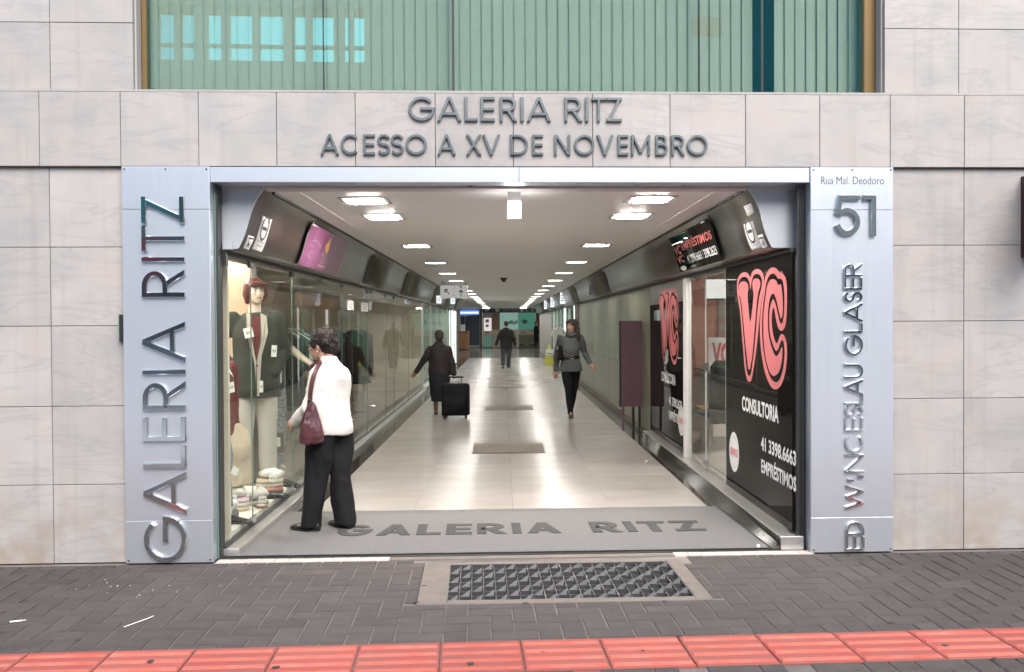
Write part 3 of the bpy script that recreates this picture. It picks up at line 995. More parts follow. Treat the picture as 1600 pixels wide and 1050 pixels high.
# --- raised lettering
def row_letters(th, text_px, y0, y1, t_px, mt, d, depth):
    """letters of a horizontal row from their measured extents"""
    for ch, x0, x1 in text_px:
        ua, zt_ = onF(x0, y0, d); ub, zb_ = onF(x1, y0, d)
        z_top = onF(800, y0, d)[1]; z_bot = onF(800, y1, d)[1]
        h = z_top - z_bot
        letter(ch, mt, th, (ua, d, z_bot), (1, 0, 0), (0, 0, 1), (0, -1, 0), ub - ua, h, t_px * h / (y1 - y0), depth)
t1 = thing('entrance_sign', 'raised steel letters GALERIA RITZ centred on the stone band', 'sign letters', (0, 0, 0), FA)
row_letters(t1, [('G', 638.5, 679.5), ('A', 683, 721), ('L', 726, 746), ('E', 751, 773), ('R', 781, 808), ('I', 813, 818.2), ('A', 823, 860.5),
                 ('R', 882, 910), ('I', 914, 919), ('T', 924, 946), ('Z', 947, 971)], 152.5, 190, 4.4, M_SIGNGREEN, -.031, .022)
t2 = thing('entrance_sign', 'raised steel letters ACESSO A XV DE NOVEMBRO just above the lintel', 'sign letters', (0, 0, 0), FA)
row_letters(t2, [('A', 501, 530), ('C', 533, 563), ('E', 568, 586), ('S', 590, 610), ('S', 611, 631), ('O', 634, 667), ('A', 683.5, 712), ('X', 728.5, 752),
                 ('V', 754, 781.5), ('D', 797, 825), ('E', 831.5, 848.5), ('N', 866, 891), ('O', 897, 928.5), ('V', 932, 958.5), ('E', 965, 981.5),
                 ('M', 986, 1015.5), ('B', 1024, 1043), ('R', 1049, 1070), ('O', 1073, 1105)], 211, 242.5, 3.8, M_SIGNGREEN, -.031, .022)
def col_letters(th, items, xl, xr, pc, t, mt, d, depth):
    """letters turned a quarter, reading upwards; xl..xr the photo's left (cap line) and right (base line)"""
    for it in items:
        ch, ya, yb = it[:3]      # ya lower (bigger) y = letter's left side
        k = (ya + yb) / 2
        dx = (k - pc) * .0085
        u_base = onF(xr + dx, k, d)[0]; u_top = onF(xl + dx, k, d)[0]
        z0 = onF(xr, ya, d)[1]; z1 = onF(xr, yb, d)[1]
        letter(ch, mt, th, (u_base, d, z0), (0, 0, 1), (-1, 0, 0), (0, -1, 0), z1 - z0, u_base - u_top, t, depth)
t3 = thing('pillar_sign', 'tall polished letters GALERIA RITZ running up the left steel pillar', 'sign letters', (0, 0, 0), FA)
col_letters(t3, [('G', 877, 806), ('A', 803, 736.5), ('L', 730.6, 696), ('E', 688.6, 651), ('R', 640.5, 594), ('I', 584.5, 577.2), ('A', 566, 502), ('R', 464.5, 420),
                 ('I', 409, 401.6), ('T', 393, 352.7), ('Z', 349.5, 307)], 224, 291, 560, .034, M_POLISH, PD, .028)
t4 = thing('pillar_sign', 'small polished letters ED WENCESLAU GLASER with one E broken running up the right steel pillar', 'sign letters', (0, 0, 0), FA)
its = [('E', 859, 837), ('D', 835, 814), ('W', 795, 757), ('N', 738, 709), ('C', 707, 676), ('E', 673, 652), ('S', 650, 633), ('L', 632, 618), ('A', 618, 592), ('U', 591, 568),
       ('G', 555, 523), ('L', 520, 505), ('A', 504, 473), ('S', 472, 456), ('E', 453, 434), ('R', 432, 411)]
col_letters(t4, its, 1322, 1350.5, 1000, .0155, M_POLISH, PD, .022)
m = MB()   # what is left of the broken E
for (xa_, ya_, xb_, yb_) in ((1323, 752, 1333, 748), (1340, 747, 1348, 742)):
    u0b, z0b = onF(xa_, ya_, PD); u1b, z1b = onF(xb_, yb_, PD)
    m.cbox(u0b, u1b, PD - .018, PD - .001, z0b, z1b, .002)
m.build('broken_letter', M_POLISH, t4)
t5 = thing('house_number', 'large raised steel number 51 at the top of the right pillar', 'house number', (0, 0, 0), FA)
for ch, x0, x1 in (('5', 1302, 1342), ('1', 1346.5, 1367)):
    ua = onF(x0, 337, PD)[0]; ub = onF(x1, 337, PD)[0]; zt = onF(1335, 305, PD)[1]; zb = onF(1335, 369, PD)[1]
    letter(ch, M_SIGNGREEN, t5, (ua, PD, zb), (1, 0, 0), (0, 0, 1), (0, -1, 0), ub - ua, zt - zb, .037, .03)
t6 = thing('street_name', 'thin dark lettering Rua Mal. Deodoro above the number 51', 'lettering', (0, 0, 0), FA)
ua, zb = onF(1283, 288.5, PD); ub, zt = onF(1381, 275.5, PD)
zb = onF(1332, 288, PD)[1]; zt = onF(1332, 276, PD)[1]
text('Rua Mal. Deodoro', M_BLACKPRINT, t6, 'lettering', ub - ua, zt - zb, Matrix.Translation((ua, PD - .0012, zb)) @ Matrix.Rotation(R(90), 4, 'X'), -.012)

# --- threshold and door mat
FD = 1.55      # depth where the marble floor starts
m = MB().box(uPL1 + .0, uPR0 - .0, .03, .075, -.02, .006); m.build('threshold', M_BLACK, None, rz=FA)['kind'] = 'structure'
ta = onF(340, 872)[0]; tb = onF(608, 872)[0]; tcx = onF(1052, 866)[0]
me_s = MB().cbox(.0015, .0965, -.058, .028, -.02, .004, .002, '+z').mesh('edge_tile', M_TILEPALE)
ed = MB().box(uPL1, uPR0, -.055, .028, -.04, -.004).build('threshold_strip', M_SAND, None, rz=FA); ed['kind'] = 'structure'
u = ta
while u < tb: link('edge_tile', me_s, ed, (u, 0, random.uniform(-.001, .001))); u += .098
u = tcx
while u < uPR0 - .05: link('edge_tile', me_s, ed, (u, 0, random.uniform(-.001, .001))); u += .098
MB().box(tb, tcx, -.048, .0285, -.02, .0015).build('cement_fill', M_CONC, ed)
dm = thing('door_mat', 'wide grey entrance mat lettered GALERIA RITZ', 'door mat', F(0, .08, .002), FA)
mm_ = MB()
xs = [uPL1 + .05 + (1.88 - uPL1 - .05) * i / 60 for i in range(61)]
ys = [0, .02, .06, .3, .8, 1.2, FD - .10, FD - .085]
vs, fs = [], []
for j, y in enumerate(ys):
    for i, x in enumerate(xs):
        z = .012 + .0025 * noise.noise(Vector((x * 2, y * 2, 0)))
        if j in (0, len(ys) - 1): z = 0
        vs.append((x, y, z))
nx = len(xs)
for j in range(len(ys) - 1):
    for i in range(nx - 1): fs.append((j * nx + i, j * nx + i + 1, (j + 1) * nx + i + 1, (j + 1) * nx + i))
mm_.add(vs, fs)
mm_.build('carpet', M_MAT, dm, smooth=True)
MB().box(xs[0] - .02, xs[-1] + .02, -.012, 0, 0, .012).box(xs[0] - .02, xs[0], 0, FD - .09, 0, .011).box(xs[-1], xs[-1] + .02, 0, FD - .09, 0, .011).build('rubber_edge', M_BLACK, dm)
q0 = toF(onZ(600, 841)); q1 = toF(onZ(600, 823)); q2 = toF(onZ(1085, 832)); q3 = toF(onZ(1085, 817)); p0 = toF(onZ(522, 841)); p1 = toF(onZ(1097, 825))
d0 = (q0[1] + q2[1]) / 2; d1 = (q1[1] + q3[1]) / 2
lw = {'G': 1.15, 'A': 1.15, 'L': .8, 'E': .85, 'R': 1.0, 'I': .30, 'T': .95, 'Z': 1.0, ' ': .7}
tot = sum(lw[c] for c in 'GALERIA RITZ') + .16 * 11
k_ = (p1[0] - p0[0]) / tot; ux = p0[0]
for c in 'GALERIA RITZ':
    if c != ' ': letter(c, M_MATDARK, dm, (ux, d0 - .08, .0145), (1, 0, 0), (0, 1, 0), (0, 0, 1), lw[c] * k_, d1 - d0, .074, .0035)
    ux += (lw[c] + .16) * k_
# ================================================================== THE CORRIDOR
XL, XR = -1.97, 2.06
FLX, FRX = -1.65, 1.78
Y1 = 46.0            # where the corridor opens into the cross hall
YE = 52.8            # far wall
def fy(x, d): return F(x, d, 0).y
# floor: dark granite slab with pale marble tiles laid on it
fl = MB().box(-14, 14, .3, YE + .3, -.3, -.012).box(XL - .1, XR + .1, .06, .35, -.3, -.013)
fl = fl.build('floor', M_GRANITE); fl['kind'] = 'structure'
tw = (FRX - FLX) / 4
y = fy(0, FD)
big = MB()
row = 0
YF = 35.5
while y < YF - .1:
    L = .855
    for i in range(4):
        x0, x1 = FLX + i * tw, FLX + (i + 1) * tw
        ya = y + (.031 * (x0 + x1) / 2 if row == 0 else 0)
        if row < 22:
            m = MB()
            if row == 0:
                a, b = y + .031 * x0, y + .031 * x1
                m.poly([(x0 + .0006, a, 0), (x1 - .0006, b, 0), (x1 - .0006, y + L - .0006, 0), (x0 + .0006, y + L - .0006, 0)][::1], (0, 0, -.012))
            else:
                m.box(x0 + .0006, x1 - .0006, y + .0006, y + L - .0006, -.012, 0)
            m.build('floor_tile', M_FLOOR, fl)
        else:
            big.box(x0 + .0006, x1 - .0006, y + .0006, y + L - .0006, -.012, 0)
    y += L; row += 1
big.build('floor_tile', M_FLOOR, fl)['kind'] = 'stuff'
yend = y
MB().box(-9, 9, yend + .002, YE, -.012, 0).box(-9, XL - .06, 30.3, yend, -.011, 0).build('dark_paving', M_FLOORDARK, fl)
# granite borders
m = MB().box(XL - .055, FLX - .001, .33, yend, -.012, -.0005).box(FRX + .001, XR + .3, .33, yend, -.012, -.0005)
m.box(FRX + .001, XR, fy(2, .09), .34, -.012, -.001).box(XL, FLX, fy(-2, .09), .34, -.012, -.001)
m.build('floor_border', M_GRANITE, fl)
# hatches along the middle of the floor
hs = [(740, 850, 693, 708, 'largest and nearest'), (761, 830, 633.5, 641, 'second nearest'), (766, 816, 601, 606.5, 'third nearest'), (769, 812, 583, 587, 'fourth nearest'), (772, 808, 571, 574, 'most distant')]
for px0, px1, ya, yb, nm in hs:
    xa, y1_ = onZ(px0 + 2, ya); xb, y0_ = onZ(px1, yb); xa = onZ(px0, yb)[0]
    cx, cy = (xa + xb) / 2, (y0_ + y1_) / 2
    h = thing('floor_mat', 'brown square mat on the marble floor, %s of the row' % nm, 'floor mat', (cx, cy, 0.001), 0, 'brown mats along the corridor')
    hx, hy = .45, .45
    MB().cbox(-hx, hx, -hy, hy, 0, .006, .004, '+z').build('mat', M_HATCH, h)
    m = MB().box(-hx - .012, -hx - .001, -hy, hy, 0, .004).box(hx + .001, hx + .012, -hy, hy, 0, .004).box(-hx - .012, hx + .012, -hy - .012, -hy - .001, 0, .004).box(-hx - .012, hx + .012, hy + .001, hy + .012, 0, .004)
    m.build('rim', M_DARKMETAL, h)

# ceiling with lower side strips
CL, CR = -1.68, 1.75
lamps = [.83, 1.89] + [4.96 + 3.04 * i for i in range(14)]
LXS = (-1.08, 1.15)
LH = .165      # half size of a lamp opening
m = MB()
yc = .30
ys_ = [y_ for y_ in sorted(lamps) if y_ < Y1 - .5]
def ceil_strip(x0, x1, y0, y1): m.box(x0, x1, y0, y1, CZ, CZ + .12)
ceil_strip(LXS[0] + LH, LXS[1] - LH, .33, Y1)
for xa, xb in ((CL - .2, LXS[0] - LH), (LXS[1] + LH, CR + .2)): ceil_strip(xa, xb, .33, Y1)
for lx in LXS:
    prev = .33
    for yy in ys_ + [None]:
        e = Y1 if yy is None else yy - LH
        ceil_strip(lx - LH, lx + LH, prev, e)
        prev = None if yy is None else yy + LH
m.box(-9, 9, Y1, YE + .2, CZ + .0, CZ + .12)
m.box(-9, CL - .2, 30.3, Y1, CZ, CZ + .12)
m.box(-14, 14, .28, YE + .2, CZ + .30, CZ + .4)
m.box(-1.9, 2.0, .28, .34, CZ, CZ + .3)
ce = m.build('ceiling', M_CEIL); ce['kind'] = 'structure'
for a_, b_ in ((CL - .2, CL + .20), (CR - .20, CR + .2)): MB().box(a_, b_, .335, Y1, CZ - .005, CZ - .001).build('side_soffit', M_CEIL, ce)
# recessed lamps
lf = MB()
for a, b, c, d in ((-LH - .022, -LH + .012, -LH - .022, LH + .022), (LH - .012, LH + .022, -LH - .022, LH + .022)):
    lf.box(a, b, c, d, -.006, .010)
lf.box(-LH + .012, LH - .012, -LH - .022, -LH + .012, -.006, .010).box(-LH + .012, LH - .012, LH - .012, LH + .022, -.006, .010)
sl_ = .122
q = [(-LH + .012, -LH + .012), (LH - .012, -LH + .012), (LH - .012, LH - .012), (-LH + .012, LH - .012)]
p = [(-sl_, -sl_), (sl_, -sl_), (sl_, sl_), (-sl_, sl_)]
for k in range(4):
    j = (k + 1) % 4
    lf.add([(q[k][0], q[k][1], .008), (q[j][0], q[j][1], .008), (p[j][0], p[j][1], .016), (p[k][0], p[k][1], .016)], [(0, 1, 2, 3)])
lfm = lf.mesh('frame', mat('lamp_trim', (.40, .40, .395), .5))
ldn = MB().cbox(-sl_, sl_, -sl_, sl_, .0, .018, .006, '+z')
for v_ in ldn.v: v_.z = -v_.z
ldn = ldn.mesh('diffuser', M_LAMP)
ldm = MB().box(-sl_, sl_, -sl_, sl_, .0165, .024).mesh('diffuser', M_LAMP)
ORD = ['first', 'second', 'third', 'fourth', 'fifth', 'sixth', 'seventh', 'eighth', 'ninth', 'tenth', 'eleventh', 'twelfth', 'thirteenth', 'fourteenth', 'fifteenth', 'sixteenth', 'seventeenth']
for si, lx in enumerate(LXS):
    for k, yy in enumerate(ys_):
        t = thing('ceiling_lamp', 'square recessed lamp, %s from the entrance in the %s ceiling row' % (ORD[k], 'left' if si == 0 else 'right'), 'ceiling lamp', (lx, yy, CZ), 0, 'recessed lamps of the corridor ceiling')
        link('frame', lfm, t); link('diffuser', ldn if k < 2 else ldm, t, (0, 0, .004 if k < 2 else 0))
# cross hall lamps; the outer two are added to light the far wall
for k, (hx_, hy_) in enumerate(((-1.08, 47.6), (1.15, 47.6), (-4.2, 49.5), (4.4, 49.5))):
    t = thing('ceiling_lamp', ('lamp at the far end of the left ceiling row in the cross hall', 'lamp at the far end of the right ceiling row in the cross hall', 'lamp on the hall ceiling above the kiosk counter', 'lamp on the hall ceiling above the far right shop')[k], 'ceiling lamp', (hx_, hy_, CZ - .06), 0, 'lamps of the far hall')
    MB().box(-.2, .2, -.2, .2, .02, .058).build('housing', M_WHITE, t); MB().box(-.17, .17, -.17, .17, .012, .0195).build('diffuser', M_LAMP, t)
# emergency light hanging at the entrance
t = thing('emergency_light', 'small white box light hanging under the ceiling just inside the entrance', 'emergency light', (onY(803.5, 320, .36)[0], .36, CZ - .0), 0)
MB().box(-.055, .055, -.04, .04, -.006, 0).build('base', M_WHITE, t)
MB().cbox(-.047, .047, -.03, .03, -.080, -.006, .004).build('battery_box', M_WHITE, t)
MB().cbox(-.048, .048, -.034, .034, -.195, -.081, .004).build('light_panel', emat('emergency_glow', (1, .99, .97), 9.0), t)
# smoke detector
t = thing('smoke_detector', 'small brown domed detector in the middle of the ceiling', 'smoke detector', (onY(787, 434, 12.9)[0], 12.9, CZ), 0)
MB().tube([(0, 0, 0), (0, 0, -.03)], .075, 14).build('base', M_HATCH, t)
MB().tube([(0, 0, -.03), (0, 0, -.05), (0, 0, -.085)], [.055, .05, .03], 12).build('sensor', M_HATCH, t)
# hanging direction sign
y = 13.8
xa = onY(688, 450, y)[0]; xb = onY(731, 450, y)[0]
za = onY(710, 466, y)[1]; zb = onY(710, 446, y)[1]
t = thing('direction_sign', 'white hanging sign with two black arrows across the left of the corridor', 'hanging sign', ((xa + xb) / 2, y, za), 0)
hw = (xb - xa) / 2; hh = zb - za
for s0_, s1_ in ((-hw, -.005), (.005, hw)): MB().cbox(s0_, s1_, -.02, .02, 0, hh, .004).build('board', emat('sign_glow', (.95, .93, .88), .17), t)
m = MB()
for x in (-hw + .05, hw - .05): m.box(x - .006, x + .006, -.006, .006, hh, CZ - za)
m.box(-hw, hw, -.012, .012, hh + .05, hh + .075); m.build('hanger', M_ALU, t)
def arrow(cx, cz, s, ang):
    c, sn = math.cos(ang), math.sin(ang)
    def rot(pts): return [(cx + (x * c - y_ * sn) * s, -.0215, cz + (x * sn + y_ * c) * s) for x, y_ in pts]
    mb = MB(); mb.poly(rot([(-.1, -.8), (.1, -.8), (.1, .5), (-.1, .5)]))
    mb.poly([(p[0], p[1] - .0008, p[2]) for p in rot([(0, 1), (-.65, .35), (-.45, .15), (0, .6)])]); mb.poly([(p[0], p[1] - .0008, p[2]) for p in rot([(0, 1), (0, .6), (.45, .15), (.65, .35)])])
    mb.build('arrow', M_BLACKPRINT, t)
arrow(-hw * .5, hh * .5, .085, R(45)); arrow(hw * .5, hh * .38, .085, 0)
m = MB(); 
for k in range(3): m.box(hw * .5 - .03, hw * .5 + .03, -.0218, -.0208, hh * .78 + k * .022, hh * .78 + k * .022 + .012)
m.build('small_print', M_BLACKPRINT, t)

# --- steel bulkheads with curved face over the shop fronts
def prof(side):
    # (distance from ceiling edge outward, height) from ceiling edge down to the lower lip
    if side < 0: return [(CL, 2.580), (CL - .05, 2.51), (CL - .09, 2.42), (CL - .12, 2.32), (CL - .145, 2.24), (CL - .175, 2.175), (CL - .20, 2.152), (XL - .02, 2.148)]
    return [(CR, 2.580), (CR + .05, 2.51), (CR + .09, 2.42), (CR + .115, 2.32), (CR + .14, 2.24), (CR + .17, 2.175), (CR + .195, 2.152), (XR + .02, 2.148)]
def sprof(side):
    P = prof(side); out = []
    for i in range(len(P) - 1):
        for k in range(4):
            t_ = k / 4
            p0 = P[max(0, i - 1)]; p1 = P[i]; p2 = P[i + 1]; p3 = P[min(len(P) - 1, i + 2)]
            cr = lambda a, b, c, d: .5 * (2 * b + (c - a) * t_ + (2 * a - 5 * b + 4 * c - d) * t_ ** 2 + (3 * b - a - 3 * c + d) * t_ ** 3)
            if i == len(P) - 2: out.append((p1[0] + (p2[0] - p1[0]) * t_, p1[1]))
            else: out.append((cr(p0[0], p1[0], p2[0], p3[0]), cr(p0[1], p1[1], p2[1], p3[1])))
    out.append(P[-1])
    return out
def bulk_panel(side, y0, y1, mt, parent, name, off=0.0, grow=0.0, zmin=None):
    P = sprof(side)
    if zmin: P = [p for p in P if zmin[0] <= p[1] <= zmin[1]]
    s = side
    def out(i):
        a = P[max(0, i - 1)]; b = P[min(len(P) - 1, i + 1)]
        t_ = Vector((b[0] - a[0], b[1] - a[1])).normalized()
        n_ = Vector((t_.y, -t_.x))
        if n_.x * s > 0: n_ = -n_
        return n_
    ring = []
    for yy in (y0, y1):
        r = []
        for i, p in enumerate(P):
            n_ = out(i); r.append(Vector((p[0] + n_.x * off, yy, p[1] + n_.y * off)))
        for i in range(len(P) - 1, -1, -1):
            n_ = out(i); r.append(Vector((P[i][0] + n_.x * (off - .004 if off else -.012), yy, P[i][1] + n_.y * (off - .004 if off else -.012))))
        ring.append(r)
    m = MB(); m.loft(ring)
    o = m.build(name, mt, parent)
    for p_ in o.data.polygons: p_.use_smooth = True
    return o
for side, nm in ((-1, 'left'), (1, 'right')):
    YB = 30.3 if side < 0 else Y1
    b = thing('steel_bulkhead', 'curved brushed steel bulkhead over the %s shop fronts' % nm, 'bulkhead', (0, 0, 0), 0)
    fr = fy(side * 1.85, .19)
    strips = [onX(578 if side < 0 else 1109.5, 415 if side < 0 else 340, (CL - .06) if side < 0 else CR + .06)[0]]
    if side < 0:
        strips = [onX(px, py, CL - .06)[0] for px, py in ((581, 415), (635.5, 438), (680, 456))]
        strips += [strips[-1] + 5.2 * k for k in range(1, 5)]
    else:
        strips = [onX(px, py, CR + .06)[0] for px, py in ((945, 437), (899, 455))]
        strips += [strips[-1] + 5.6 * k for k in range(1, 4)]
    strips = [s for s in strips if s < YB - 2]
    # end cap facing the street
    P_ = sprof(side); xe = (XL - .055) if side < 0 else XR + .04
    m = MB(); pts_ = [(p_[0], fr - .012 + .031 * (p_[0] - side * 1.85), p_[1]) for p_ in P_] + [(xe, fr - .012 + .031 * (xe - side * 1.85), 2.148), (xe, fr - .012 + .031 * (xe - side * 1.85), 2.70), (CL if side < 0 else CR, fr - .012, 2.70)]
    m.poly(pts_, (0, .011, 0)); m.build('end_cap', M_BULKPALE, b)
    segs = [fr] + strips + [YB]
    if side > 0: segs = [fr, onX(1109.5, 340, CR + .05)[0]] + strips + [YB]
    for i, (a, c) in enumerate(zip(segs, segs[1:])):
        bulk_panel(side, a + .003, c - .003, M_BULK, b, 'steel_panel')
    for s in strips:
        bulk_panel(side, s - .10, s + .02, M_BLACK, b, 'joint_strip', .010, zmin=(2.17, 2.54))
        bulk_panel(side, s + .05, s + .13, M_BLACK, b, 'joint_strip', .010, zmin=(2.17, 2.54))
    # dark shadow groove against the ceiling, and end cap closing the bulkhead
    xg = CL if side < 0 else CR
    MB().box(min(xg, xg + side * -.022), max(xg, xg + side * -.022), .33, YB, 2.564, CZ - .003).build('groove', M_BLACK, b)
    # closing board behind the bulkhead down to the glass line
    xw = XL if side < 0 else XR
    MB().box(min(xw + side * .02, xw + side * .10), max(xw + side * .02, xw + side * .10), .30, YB, 2.10, 2.85).build('backing', M_GREYWALL, b)
    MB().box(min(xw - side * .015, xw + side * .02), max(xw - side * .015, xw + side * .02), fy(side * 2, .17), YB, 2.118, 2.144).build('glass_track', M_DARKMETAL, b)

def curved_sign(side, y0, y1, z0, z1, name, mt, parent, off):
    return bulk_panel(side, y0, y1, mt, parent, name, off, zmin=(z0, z1))
def bulk_point(side, y, z, off):
    P = sprof(side)
    for a, b_ in zip(P, P[1:]):
        if a[1] >= z >= b_[1] and a[1] > b_[1]:
            k = (a[1] - z) / (a[1] - b_[1])
            t_ = Vector((b_[0] - a[0], b_[1] - a[1])).normalized()
            n_ = Vector((t_.y, -t_.x))
            if n_.x * side > 0: n_ = -n_
            return Vector((a[0] + (b_[0] - a[0]) * k + n_.x * off, y, z + n_.y * off))
    return Vector((P[-1][0], y, z))
def on_bulk(obj, side, off):
    """bend a flat lettering mesh (x along corridor, z height) on to the bulkhead"""
    for v in obj.data.vertices:
        v.co = bulk_point(side, v.co.y, v.co.z, off)
def bulk_text(s, side, y0, y1, z0, z1, mt, parent, off, bold=0.02):
    # reading direction: on the left wall text runs away from the entrance, on the right wall towards it
    o = text(s, mt, parent, 'lettering', abs(y1 - y0), z1 - z0, None, bold)
    for v in o.data.vertices:
        yy = y0 + v.co.x if side < 0 else max(y0, y1) - v.co.x
        v.co = Vector((0, yy, z0 + v.co.y))
    on_bulk(o, side, off)
    return o
# purple sign on the left bulkhead
xs_ = CL - .05
ya, yb = onX(482, 372, xs_)[0], onX(540, 395, xs_)[0]
t = thing('shop_sign', 'purple shop sign with a small flame on the left bulkhead', 'sign', (0, 0, 0), 0)
curved_sign(-1, ya, yb, 2.165, 2.55, 'board', M_PURPLE, t, .035)
e1 = curved_sign(-1, ya - .012, ya - .001, 2.16, 2.555, 'edge', M_ALU, t, .037)
e2 = curved_sign(-1, yb + .001, yb + .012, 2.16, 2.555, 'edge', M_ALU, t, .037)
ym, L = (ya + yb) / 2, yb - ya
m = MB()
fl_pts = [(.00, .0), (-.05, .03), (-.06, .07), (-.02, .115), (0.0, .16), (.03, .10), (.05, .05), (.03, .0)]
m.add([(0, ym + x * L * .9, 2.335 + z) for x, z in fl_pts], [tuple(range(len(fl_pts)))])
o = m.build('flame', M_YELLOWPRINT, t); on_bulk(o, -1, .0375)
bulk_text('ST', -1, ym - .10 * L, ym + .02 * L, 2.290, 2.325, M_PALEPURPLE, t, .0375)
bulk_text('LOOK', -1, ym - .08 * L, ym + .14 * L, 2.235, 2.285, M_PALEPURPLE, t, .0375)
m = MB().add([(0, ym - .10 * L, 2.20), (0, ym + .09 * L, 2.20), (0, ym + .09 * L, 2.218), (0, ym - .10 * L, 2.218)], [(0, 1, 2, 3)])
o = m.build('small_print', M_PALEPURPLE, t); on_bulk(o, -1, .0375)
for (c, z, s) in ((-.32, 2.36, 1), (.33, 2.38, -1), (-.30, 2.26, 1), (.32, 2.25, -1)):
    m = MB()
    for k in range(10):
        a0_, a1_ = k / 10 * 4.5, (k + 1) / 10 * 4.5
        f = lambda a: (ym + c * L + s * (.16 * L * math.cos(a) * (1 - a / 7)), z + .055 * math.sin(a) * (1 - a / 7))
        p, q_ = f(a0_), f(a1_)
        m.add([(0, p[0], p[1]), (0, q_[0], q_[1]), (0, q_[0] + .008, q_[1] + .006), (0, p[0] + .008, p[1] + .006)], [(0, 1, 2, 3)])
    o = m.build('ornament', M_PALEPURPLE, t); on_bulk(o, -1, .0375)
# loans sign on the right bulkhead
ya, yb = onX(1113, 380, CR + .05)[0], onX(1051, 395, CR + .05)[0]
t = thing('shop_sign', 'black sign with red and white lettering on the right bulkhead', 'sign', (0, 0, 0), 0)
curved_sign(1, ya, yb, 2.165, 2.54, 'board', M_BLACKVINYL, t, .035)
L = yb - ya
bulk_text('VC', 1, yb - .20 * L, yb - .02 * L, 2.33, 2.43, M_PINKDIM, t, .0375, .03)
bulk_text('EMPRÉSTIMOS', 1, ya + .05 * L, yb - .24 * L, 2.355, 2.46, M_PINKDIM, t, .0375, .02)
bulk_text('VC', 1, yb - .22 * L, yb - .04 * L, 2.25, 2.32, M_PINKDIM, t, .0375, .03)
bulk_text('41 3398.6663 / 3398.2623', 1, ya + .03 * L, yb - .30 * L, 2.225, 2.30, M_WHITEVINYL, t, .0375, .01)
m = MB(); m.add([(0, yb - .12 * L + .08 * L * math.cos(a), 2.20 + .022 * math.sin(a)) for a in [k * math.pi / 7 for k in range(14)]], [tuple(range(14))])
o = m.build('badge', M_WHITEVINYL, t); on_bulk(o, 1, .0375)
# no-smoking notices near the entrance
def notice(side, a, c, label, z0=2.17, z1=2.42, kind='smoke'):
    t = thing('notice', label, 'notice', (0, 0, 0), 0)
    curved_sign(side, a, c, z0, z1, 'sheet', M_WHITEVINYL, t, .006)
    ym, L = (a + c) / 2, c - a
    h = z1 - z0
    if kind == 'smoke':
        m = MB(); n = 20; zc = z0 + h * .66; rr = L * .36; 
        for k in range(n):
            A, B = 2 * math.pi * k / n, 2 * math.pi * (k + 1) / n
            m.add([(0, ym + r_ * math.cos(t_), zc + r_ * math.sin(t_)) for r_, t_ in ((rr, A), (rr, B), (rr * .8, B), (rr * .8, A))], [(0, 1, 2, 3)])
        m.add([(0, ym - rr * .6, zc - rr * .15), (0, ym + rr * .6, zc - rr * .15), (0, ym + rr * .6, zc + rr * .1), (0, ym - rr * .6, zc + rr * .1)], [(0, 1, 2, 3)])
        o = m.build('symbol', M_BLACKPRINT, t); on_bulk(o, side, .0085)
        bulk_text('PROIBIDO', side, a + .12 * L, c - .12 * L, z0 + h * .24, z0 + h * .31, M_BLACKPRINT, t, .0085, 0)
        bulk_text('FUMAR', side, a + .2 * L, c - .2 * L, z0 + h * .13, z0 + h * .20, M_BLACKPRINT, t, .0085, 0)
    elif kind == 'H':
        bulk_text('H', side, a + .3 * L, c - .3 * L, z0 + h * .12, z0 + h * .55, M_BLACKPRINT, t, .0085, .02)
        m = MB().add([(0, a + .1 * L, z0 + h * .70), (0, c - .1 * L, z0 + h * .70), (0, c - .1 * L, z0 + h * .80), (0, a + .1 * L, z0 + h * .80)], [(0, 1, 2, 3)])
        o = m.build('small_print', M_BLACKPRINT, t); on_bulk(o, side, .0085)
    else:
        m = MB()
        for k in range(5): m.add([(0, a + .12 * L, z0 + h * (.15 + k * .15)), (0, c - .12 * L, z0 + h * (.15 + k * .15)), (0, c - .12 * L, z0 + h * (.2 + k * .15)), (0, a + .12 * L, z0 + h * (.2 + k * .15))], [(0, 1, 2, 3)])
        o = m.build('small_print', M_GREYWALL, t); on_bulk(o, side, .0085)
    return t
notice(-1, .40, .66, 'white no smoking notice on the left bulkhead by the entrance', 2.17, 2.43)
notice(-1, .20, .34, 'small white sticker lettered in black left of the no smoking notice', 2.165, 2.27, 'H')
notice(1, .44, .70, 'white no smoking notice on the right bulkhead by the entrance', 2.17, 2.38)
notice(1, .34, .54, 'plain white paper sheet above the right no smoking notice', 2.40, 2.50, 'text')
notice(1, .30, .42, 'small pale sticker with a letter H on the right bulkhead', 2.165, 2.26, 'H')
# grey bracket at the street end of the left bulkhead
t = thing('shutter_bracket', 'pale grey bracket box at the street end of the left bulkhead', 'bracket', F(uPL1 + .055, .17, 2.145), FA)
MB().cbox(-.03, .04, -.02, .05, 0, .06, .004).build('box', M_BULKPALE, t)
MB().box(-.03, -.005, -.01, .03, -.11, -.001).build('clamp', M_BLACK, t)

